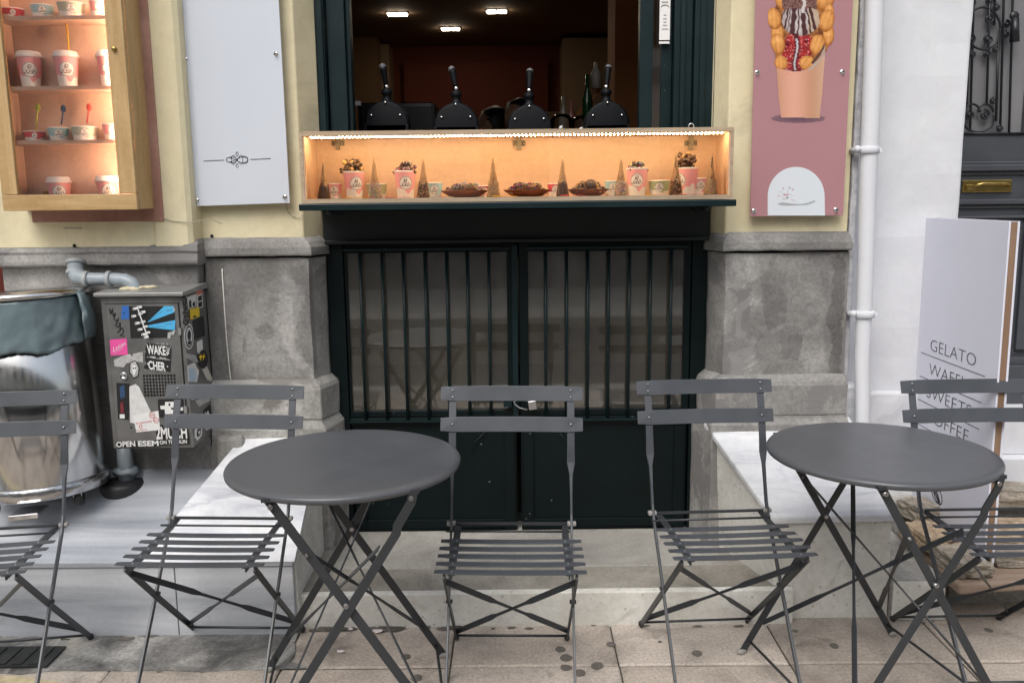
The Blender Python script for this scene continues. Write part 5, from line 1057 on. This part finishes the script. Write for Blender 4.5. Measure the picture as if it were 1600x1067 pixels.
m = MB(); m.box((X1-.030, Yf+.024, ZB+.075), (X1-.022, Yf+.027, ZT-.1)); m.build('light_strip', ledm, vc, O)
bp_ = MB(); bp_.box((-1.655, 2.994, 1.325), (-1.203, 2.9995, 2.9)); bo = bp_.build('backing_board', terra, caf, caf.location, bevel=.002)
def cpos(u, v, z, Y=CY):
    p = at(u, v, Y); return (p.x, Y, z)
g1 = 'paper cups in the wall display cabinet'
for u, kind, a, b, h, lab in ((20, 'red', .034, .027, .030, 'red paper tub on the top cabinet shelf'), (66, 'blue', .034, .028, .040, 'light blue paper tub on the top cabinet shelf'), (112, 'sage', .042, .035, .045, 'wide sage paper tub on the top cabinet shelf'), (156, 'pink', .030, .025, .05, 'pink paper tub at the right of the top cabinet shelf')):
    cup(cpos(u, 18, 1.979), kind, a, b, h, lab, grp=g1)
cup(cpos(48.5, 128, 1.763), 'pink', .038, .027, .097, 'large lidded pink cup at the left of the second cabinet shelf', True, grp=g1)
cup(cpos(106, 127, 1.763), 'pink', .038, .027, .097, 'large lidded pink cup with a yellow straw', True, straw_y, grp=g1)
cup(cpos(172, 124, 1.763), 'pink', .036, .026, .097, 'large lidded pink cup half hidden by the cabinet door frame', True, grp=g1)
SP = {'green': plain('green_plastic', (.35, .42, .05), .4), 'navy': plain('navy_plastic', (.015, .04, .10), .4), 'red': plain('red_plastic', (.70, .09, .07), .4), 'yellow': straw_y, 'pink': plain('pink_plastic', (.80, .25, .25), .4), 'grey': plain('grey_blue_plastic', (.35, .42, .47), .4)}
for u, kind, a, b, h, lab in ((54, 'red', .034, .027, .030, 'red paper tub on the third cabinet shelf under a green spoon'), (92, 'blue', .034, .026, .041, 'light blue paper tub holding a navy spoon'), (133, 'sage', .041, .034, .043, 'wide sage paper tub holding a red spoon'), (178, 'pink', .034, .026, .050, 'pink paper tub half hidden at the right of the third cabinet shelf')):
    cup(cpos(u, 212, 1.593), kind, a, b, h, lab, grp=g1)
for u, v0, v1, c in ((57, 203, 168, 'green'), (97, 195, 170, 'navy'), (137, 193, 168, 'red')):
    a, b = at(u-1, v0, CY+.005), at(u+2, v1, CY+.012); m = MB(); m.tube([a, a.lerp(b, .5), b], [.0028, .0025, .003], 8); m.ball(b, .011, 12, 8, sc=(.85, .35, 1.15)); o = m.build('plastic_spoon', SP[c], org=a); tag(o, c+' plastic spoon standing in a paper tub on the cabinet shelf', 'spoon', 'upright plastic spoons')
cup(cpos(93, 303, ZB+.021), 'pink', .037, .027, .072, 'lidded pink cup at the left of the bottom cabinet shelf', True, grp=g1)
cup(cpos(170, 301, ZB+.021), 'pink', .037, .027, .074, 'lidded pink cup at the right of the bottom cabinet shelf', True, grp=g1)

# ---- serving counter display box
bx = empty('display_box', (0, 2.97, 1.379), 'long birch plywood display box with warm LED strip and sweets', 'display box'); O = bx.location
X0, X1, ZB, ZT = -.698, .712, 1.3795, 1.609; Yf, Yb = 2.88, 3.075; t_ = .014
m = MB(); m.box((X0+t_, Yf+.003, ZT-t_), (X1-t_, Yb, ZT)); m.box((X0+t_, Yf+.003, ZB), (X1-t_, Yb, ZB+t_)); m.box((X0, Yf+.003, ZB), (X0+t_, Yb, ZT)); m.box((X1-t_, Yf+.003, ZB), (X1, Yb, ZT)); m.box((X0+t_, Yb-.010, ZB+t_), (X1-t_, Yb-.001, ZT-t_))
m.build('case', ply, bx, O, bevel=.001)
m = MB(); m.box((X0, Yf, ZT-t_), (X1, Yf+.0028, ZT)); m.box((X0, Yf, ZB), (X1, Yf+.0028, ZB+t_)); m.box((X0, Yf, ZB+t_), (X0+t_*.7, Yf+.0028, ZT-t_)); m.box((X1-t_*.7, Yf, ZB+t_), (X1, Yf+.0028, ZT-t_)); m.build('edge_trim', ply_edge, bx, O)
m = MB(); m.box((X0+t_+.001, Yf+.005, ZB+t_+.001), (X1-t_-.001, Yf+.0075, ZT-t_-.001)); m.build('pane', glass('box_glass', .015), bx, O)
led2 = plain('led_dot', (1, .9, .7), .4, emit=(1, .73, .42), estr=100)
m = MB(); m.box((X0+.03, Yf+.012, ZT-t_-.0015), (X1-.03, Yf+.052, ZT-t_-.0003)); m.build('led_tape', plain('tape_cream', (.07, .045, .02), .6), bx, O)
m = MB()
for row, y in enumerate((Yf+.020, Yf+.043)):
    n = 104
    for k in range(n):
        x = X0+.035+(X1-X0-.07)*k/(n-1)+row*.003; m.box((x-.0019, y-.0022, ZT-t_-.0042), (x+.0019, y+.0022, ZT-t_-.0016))
m.build('led_dots', led2, bx, O)
m = MB()
for u in (528, 811, 1079):
    p = at(u, 224, Yb-.012); z = p.z
    m.box((p.x-.022, Yb-.014, z-.009), (p.x+.022, Yb-.0105, z+.009)); m.box((p.x-.007, Yb-.026, z-.022), (p.x+.007, Yb-.0142, z+.026)); m.ball((p.x-.014, Yb-.015, z), .003, 8, 5); m.ball((p.x+.014, Yb-.015, z), .003, 8, 5)
m.build('cup_hinge', plain('worn_hinge', (.20, .155, .10), .55, .2, var=.3, vscale=40), bx, O, bevel=.001)
m = MB(); p = at(1080, 196, 2.97); m.tube([(p.x+.009*cos(a), 2.97, ZT+.010+.009*sin(a)) for a in [2*pi*k/20 for k in range(21)]], .0018, 6); m.build('ring_hook', chrome, bx, O)
ZF = ZB+t_+.0005; g2 = 'paper cups in the serving display box'
def bpos(u, Y=2.985): return (at(u, 300, Y).x, Y, ZF)
big = [(554, 'large pink cup under the leftmost nut-crusted waffle'), (633.6, 'large pink cup under the small sprinkled waffle'), (995, 'large pink cup under the colourful waffle heap'), (1074, 'large pink cup under the tall dark waffle heap')]
for i, (u, lab) in enumerate(big): cup(bpos(u), 'pink', .0365, .027, .089, lab, grp=g2, turn=(.25, .05, 0, -.9)[i])
for u, kind, a, b, h, lab, Y in ((522, 'pink', .027, .022, .050, 'small pink tub behind the leftmost cone', 3.0), (589, 'green', .035, .029, .048, 'green tub behind the sprinkled cone at left', 3.0), (679, 'blue', .028, .023, .049, 'pale blue tub right of the nut-coated cone', 2.99), (757, 'red', .028, .023, .038, 'red tub between the first bowl and the plain cone', 3.02), (868, 'red', .028, .023, .042, 'red tub left of the black-dipped cone', 3.01), (958, 'blue', .029, .024, .049, 'pale blue tub left of the sprinkled cone at right', 3.0), (1030, 'green', .036, .030, .048, 'green tub between the two right-hand large cups', 2.985), (1095, 'pink', .034, .028, .054, 'pink tub left of the rightmost cone', 2.99)):
    cup(bpos(u, Y), kind, a, b, h, lab, grp=g2)
# waffle heaps
waf = plain('waffle_crust', (.58, .33, .10), .6, var=.3, vscale=60, bump=.5, bscale=200); choc = plain('chocolate', (.065, .028, .014), .35, var=.3, vscale=80); nut = plain('chopped_nuts', (.46, .25, .11), .6, var=.3, vscale=100)
spr = [plain('sprinkle_'+str(i), c, .4) for i, c in enumerate(((.8, .1, .2), (.05, .3, .7), (.85, .7, .1), (.8, .8, .8), (.2, .6, .2), (.8, .4, .6)))]
spr_n = [plain('nut_'+str(i), c, .5) for i, c in enumerate(((.55, .33, .14), (.38, .18, .07), (.68, .48, .26), (.10, .04, .02)))]
def sprinkle(m, pts, n, rn, size=.0022, nm=6):
    for _ in range(n):
        c, nrm = rn.choice(pts); q = c+nrm*.0003; M_ = Matrix.Translation(q) @ Matrix.Rotation(rn.uniform(0, 6.3), 4, Vector((rn.uniform(-1, 1), rn.uniform(-1, 1), rn.uniform(-1, 1))))
        m.box((-size, -size*.45, -size*.45), (size, size*.45, size*.45), rn.randrange(nm), M_)
def heap(loc, w, h, mode, lab, seed, name='bubble_waffle'):
    w *= 1.1; h *= 1.12
    rn = random.Random(seed); r = empty(name, loc, lab, 'waffle', 'bubble waffles in the serving display box')
    m1, m2 = MB(), MB(); pts = []; m2.ball((0, 0, h*.32), w*.62, 14, 9, sc=(1, .8, h/w*.72), jit=.25)
    for k in range(52 if h > .040 else 38):
        t = rn.random(); a = rn.uniform(0, 2*pi); rr = sqrt_(rn.random())*w*(1-.35*t); z = t*h*.85; x, y = rr*cos(a), rr*sin(a)*.75
        s = rn.uniform(.0055, .0085); c = Vector((x, y, z)); isw = rn.random() < (.35 if mode != 'choc' else .12)
        (m1 if isw else m2).ball(c, s, 9, 6, jit=.5)
        for _ in range(6):
            d = Vector((rn.gauss(0, 1), rn.gauss(0, 1)-.6, rn.gauss(0, 1)+.4)).normalized(); pts.append((c+d*s, d))
    m1.build('waffle', waf, r); m2.build('chocolate', choc, r); m3 = MB()
    if mode == 'rainbow': sprinkle(m3, pts, 240, rn); m3.build('sprinkles', spr, r)
    else: sprinkle(m3, pts, 300 if mode == 'nuts' else 160, rn, .0019, 4); m3.build('sprinkles', spr_n, r)
    return r
def sqrt_(x): return math.sqrt(x)
heap((*bpos(552)[:2], ZF+.086), .040, .042, 'nuts', 'nut-crusted bubble waffle heaped on the leftmost large cup', 1)
heap((*bpos(634)[:2], ZF+.086), .036, .032, 'rainbow', 'low sprinkled bubble waffle with yellow edge on the second large cup', 2)
heap((*bpos(993)[:2], ZF+.084), .033, .026, 'rainbow', 'small colourful bubble waffle on the third large cup', 3)
heap((*bpos(1071)[:2], ZF+.086), .036, .052, 'choc', 'tall dark chocolate bubble waffle on the rightmost large cup', 4)
# cones
wafer = plain('wafer_cone', (.40, .23, .105), .6, var=.25, vscale=70, bump=.8, bscale=160)
def cone(u, lab, mode, seed, h=.134, w=.0195, tilt=0):
    rn = random.Random(seed); p = bpos(u, 2.925); r = empty('waffle_cone', p, lab, 'ice cream cone', 'upturned cones in the serving display box'); m = MB()
    L = []
    for k in range(13):
        t = k/12; rr = w*(1-t)**.92*(.97+.05*sin(k*2.2))+.0012
        L.append([(rr*cos(a+t*2.5)*(1+.06*sin(a*2+k))+tilt*t, rr*sin(a+t*2.5), h*t) for a in [2*pi*q/18 for q in range(18)]])
    m.loft(L, 0, True); m.build('wafer', wafer, r)
    m = MB(); dip = .36; L = []
    for k in range(8):
        t = k/7; z = h*dip*t; rr = w*(1-z/h)**.92+.0022
        L.append([(rr*cos(a)+tilt*z/h, rr*sin(a), z+(.006*sin(a*3+seed) if k == 7 else 0)) for a in [2*pi*q/24 for q in range(24)]])
    m.loft(L, 0, True); m.build('dipped_rim', choc if mode in ('dark', 'choc', 'nuts') else (plain('pale_crumb', (.34, .24, .16), .7, bump=.8, bscale=200)), r)
    pts = []
    for _ in range(400):
        z = rn.uniform(.001, h*dip); a = rn.uniform(0, 2*pi); rr = w*(1-z/h)**.92+.0022; pts.append((Vector((rr*cos(a)+tilt*z/h, rr*sin(a), z)), Vector((cos(a), sin(a), 0))))
    m = MB()
    if mode == 'rainbow': sprinkle(m, pts, 300, rn, .0019, 6); m.build('sprinkles', spr, r)
    elif mode in ('nuts', 'pale'): sprinkle(m, pts, 280, rn, .0018, 4 if mode == 'nuts' else 3); m.build('sprinkles', spr_n, r)
    if seed in (1, 8, 7):
        m = MB(); m.tube([(tilt*.4-.004, -w*.62, h*.36), (tilt*.5+.004, -w*.45, h*.5), (tilt*.7-.002, -w*.28, h*.7), (tilt*.9, -w*.1, h*.92)], .0022, 6); m.build('chocolate_drizzle', choc, r)
cone(506, 'cone dipped in dark chocolate, first from the left', 'dark', 1, .128, tilt=.004)
cone(586, 'cone with rainbow sprinkles between the two left large cups', 'rainbow', 2, .134)
cone(661, 'cone with a chopped nut rim right of the second large cup', 'nuts', 3, .132, tilt=.004)
cone(771, 'plain cone with pale crumb rim between two bowls', 'pale', 4, .134)
cone(879, 'cone with a black chocolate rim left of the third bowl', 'dark', 5, .130)
cone(970, 'cone with rainbow sprinkles left of the third large cup', 'rainbow', 6, .126)
cone(1056, 'cone with nuts and chocolate drip before the tall dark waffle', 'nuts', 7, .135, tilt=-.002)
cone(1110, 'cone with pale nut rim, last at the right end', 'pale', 8, .132, tilt=.003)
# bowls
bowl_m = wood('dark_bowl_wood', (.13, .035, .012), (.24, .075, .03), stretch=(2, 8, 8)); 
for bi, (u, lab, lab2) in enumerate(((726, 'oval reddish wooden bowl, the leftmost of three', 'chocolate-dipped waffle bite in the leftmost wooden bowl'), (824, 'oval reddish wooden bowl, the middle of three', 'sprinkled waffle bite in the middle wooden bowl'), (919, 'oval reddish wooden bowl, the rightmost of three', 'brown waffle bite in the rightmost wooden bowl'))):
    p = bpos(u, 2.955); r = MB(); w = .080 if bi != 2 else .070
    prof = [(.45, 0), (.62, .0015), (.98, .020), (1.0, .023), (.96, .022), (.6, .005), (.001, .004)]
    rings = [[(w*k*cos(a), w*.55*k*sin(a), z) for a in [2*pi*q/40 for q in range(40)]] for k, z in prof]; r.loft(rings, 0, True); r.add(rings[0], [list(range(40))]); o = r.build('wooden_bowl', bowl_m); o.location = p; tag(o, lab, 'bowl', 'wooden bowls in the serving display box')
    rn = random.Random(20+bi); base = None; n = 15
    for k in range(n):
        q = (k % 8)/7-.5 if k < 8 else (k-8)/6-.5; x = q*w*1.35*(1 if k < 8 else .6); y = rn.uniform(-.018, .010); z = .019+(.015 if k >= 8 else 0)+rn.uniform(-.002, .003)
        if base is None:
            base = empty('waffle_bite', (0, 0, 0), None, None); m = MB(); m.ball((0, 0, 0), .0105, 10, 7, jit=.6); m.build('crumb', waf if bi == 2 else nut, base)
            m = MB(); m.ball((.001, -.002, .003), .0102, 10, 7, jit=.7, sc=(1, 1, .8)); m.build('glaze', choc, base)
            m = MB(); pts = []
            for _ in range(80):
                d = Vector((rn.gauss(0, 1), rn.gauss(0, 1)-.5, rn.gauss(0, 1)+.5)).normalized(); pts.append((d*.0110, d))
            sprinkle(m, pts, 34, rn, .0016, 6 if bi < 2 else 4); m.build('sprinkles', spr if bi < 2 else spr_n, base); o = base
        else: o = copy_tree(base)
        o.location = (p[0]+x, p[1]+y, p[2]+z); o.rotation_euler = (rn.uniform(-.6, .6), rn.uniform(-.8, .8), rn.uniform(-1, 1)); s = rn.uniform(1.0, 1.4); o.scale = (s, s, s*rn.uniform(.8, 1.05)); tag(o, lab2, 'waffle bite', 'waffle bites in bowl '+('one', 'two', 'three')[bi])
m = MB(); m.lathe([(.001, 0), (.018, .001), (.019, .006), (.012, .012), (.001, .013)], (0, 0, 0), 20); o = m.build('chocolate_biscuit', choc); o.location = (bpos(921)[0], 2.935, ZF+.036); o.rotation_euler = (1.0, .1, 0); tag(o, 'round dark chocolate biscuit on top of the rightmost bowl', 'biscuit')
for u, c, lab in ((554, 'yellow', 'yellow spoon lying under the leftmost large cup'), (618, 'pink', 'pink spoon lying before the second large cup'), (686, 'grey', 'grey-blue spoon lying before the pale blue tub'), (786, 'yellow', 'yellow spoon lying between the plain cone and middle bowl'), (892, 'red', 'red spoon lying by the black-rimmed cone'), (1024, 'yellow', 'yellow spoon lying before the green tub at right'), (1078, 'pink', 'pink spoon lying before the rightmost large cup')):
    p = bpos(u, 2.905); m = MB(); m.ball((-.022, 0, .0022), .011, 14, 6, sc=(1.35, 1, .18)); m.bar([(-.012, 0, .002), (.02, .003, .0026), (.048, .008, .002)], .005, .0016, (0, 1, 0)); o = m.build('plastic_spoon', SP[c]); o.location = (p[0], p[1], ZF+.0003); tag(o, lab, 'spoon', 'flat plastic spoons in the display box')

# ================================================================== LIGHT
W = bpy.data.worlds.new('World'); S.world = W; W.use_nodes = True; nt = W.node_tree; N, L = nt.nodes, nt.links
bg = N['Background']; sky = N.new('ShaderNodeTexSky'); sky.sky_type = 'NISHITA'; sky.sun_disc = False
el, az = radians(52), radians(200)
sky.sun_elevation = el; sky.sun_rotation = az; sky.air_density = 1.5; sky.dust_density = 4; sky.ozone_density = 1
hs_ = N.new('ShaderNodeHueSaturation'); hs_.inputs['Saturation'].default_value = .5; L.new(sky.outputs[0], hs_.inputs['Color']); L.new(hs_.outputs[0], bg.inputs['Color'])
bg.inputs['Strength'].default_value = .13
sd = bpy.data.lights.new('sun', 'SUN'); sd.energy = 1.1; sd.angle = radians(35); sd.color = (1, .985, .96); so = bpy.data.objects.new('sun', sd); COL.objects.link(so)
d = Vector((sin(az)*cos(el), cos(az)*cos(el), sin(el)))
so.rotation_euler = d.to_track_quat('Z', 'Y').to_euler(); so.location = (0, 0, 8)
S.view_settings.view_transform = 'Standard'; S.view_settings.look = 'None'; S.view_settings.gamma = 1; S.view_settings.exposure = 0.50
S.render.engine = 'CYCLES'
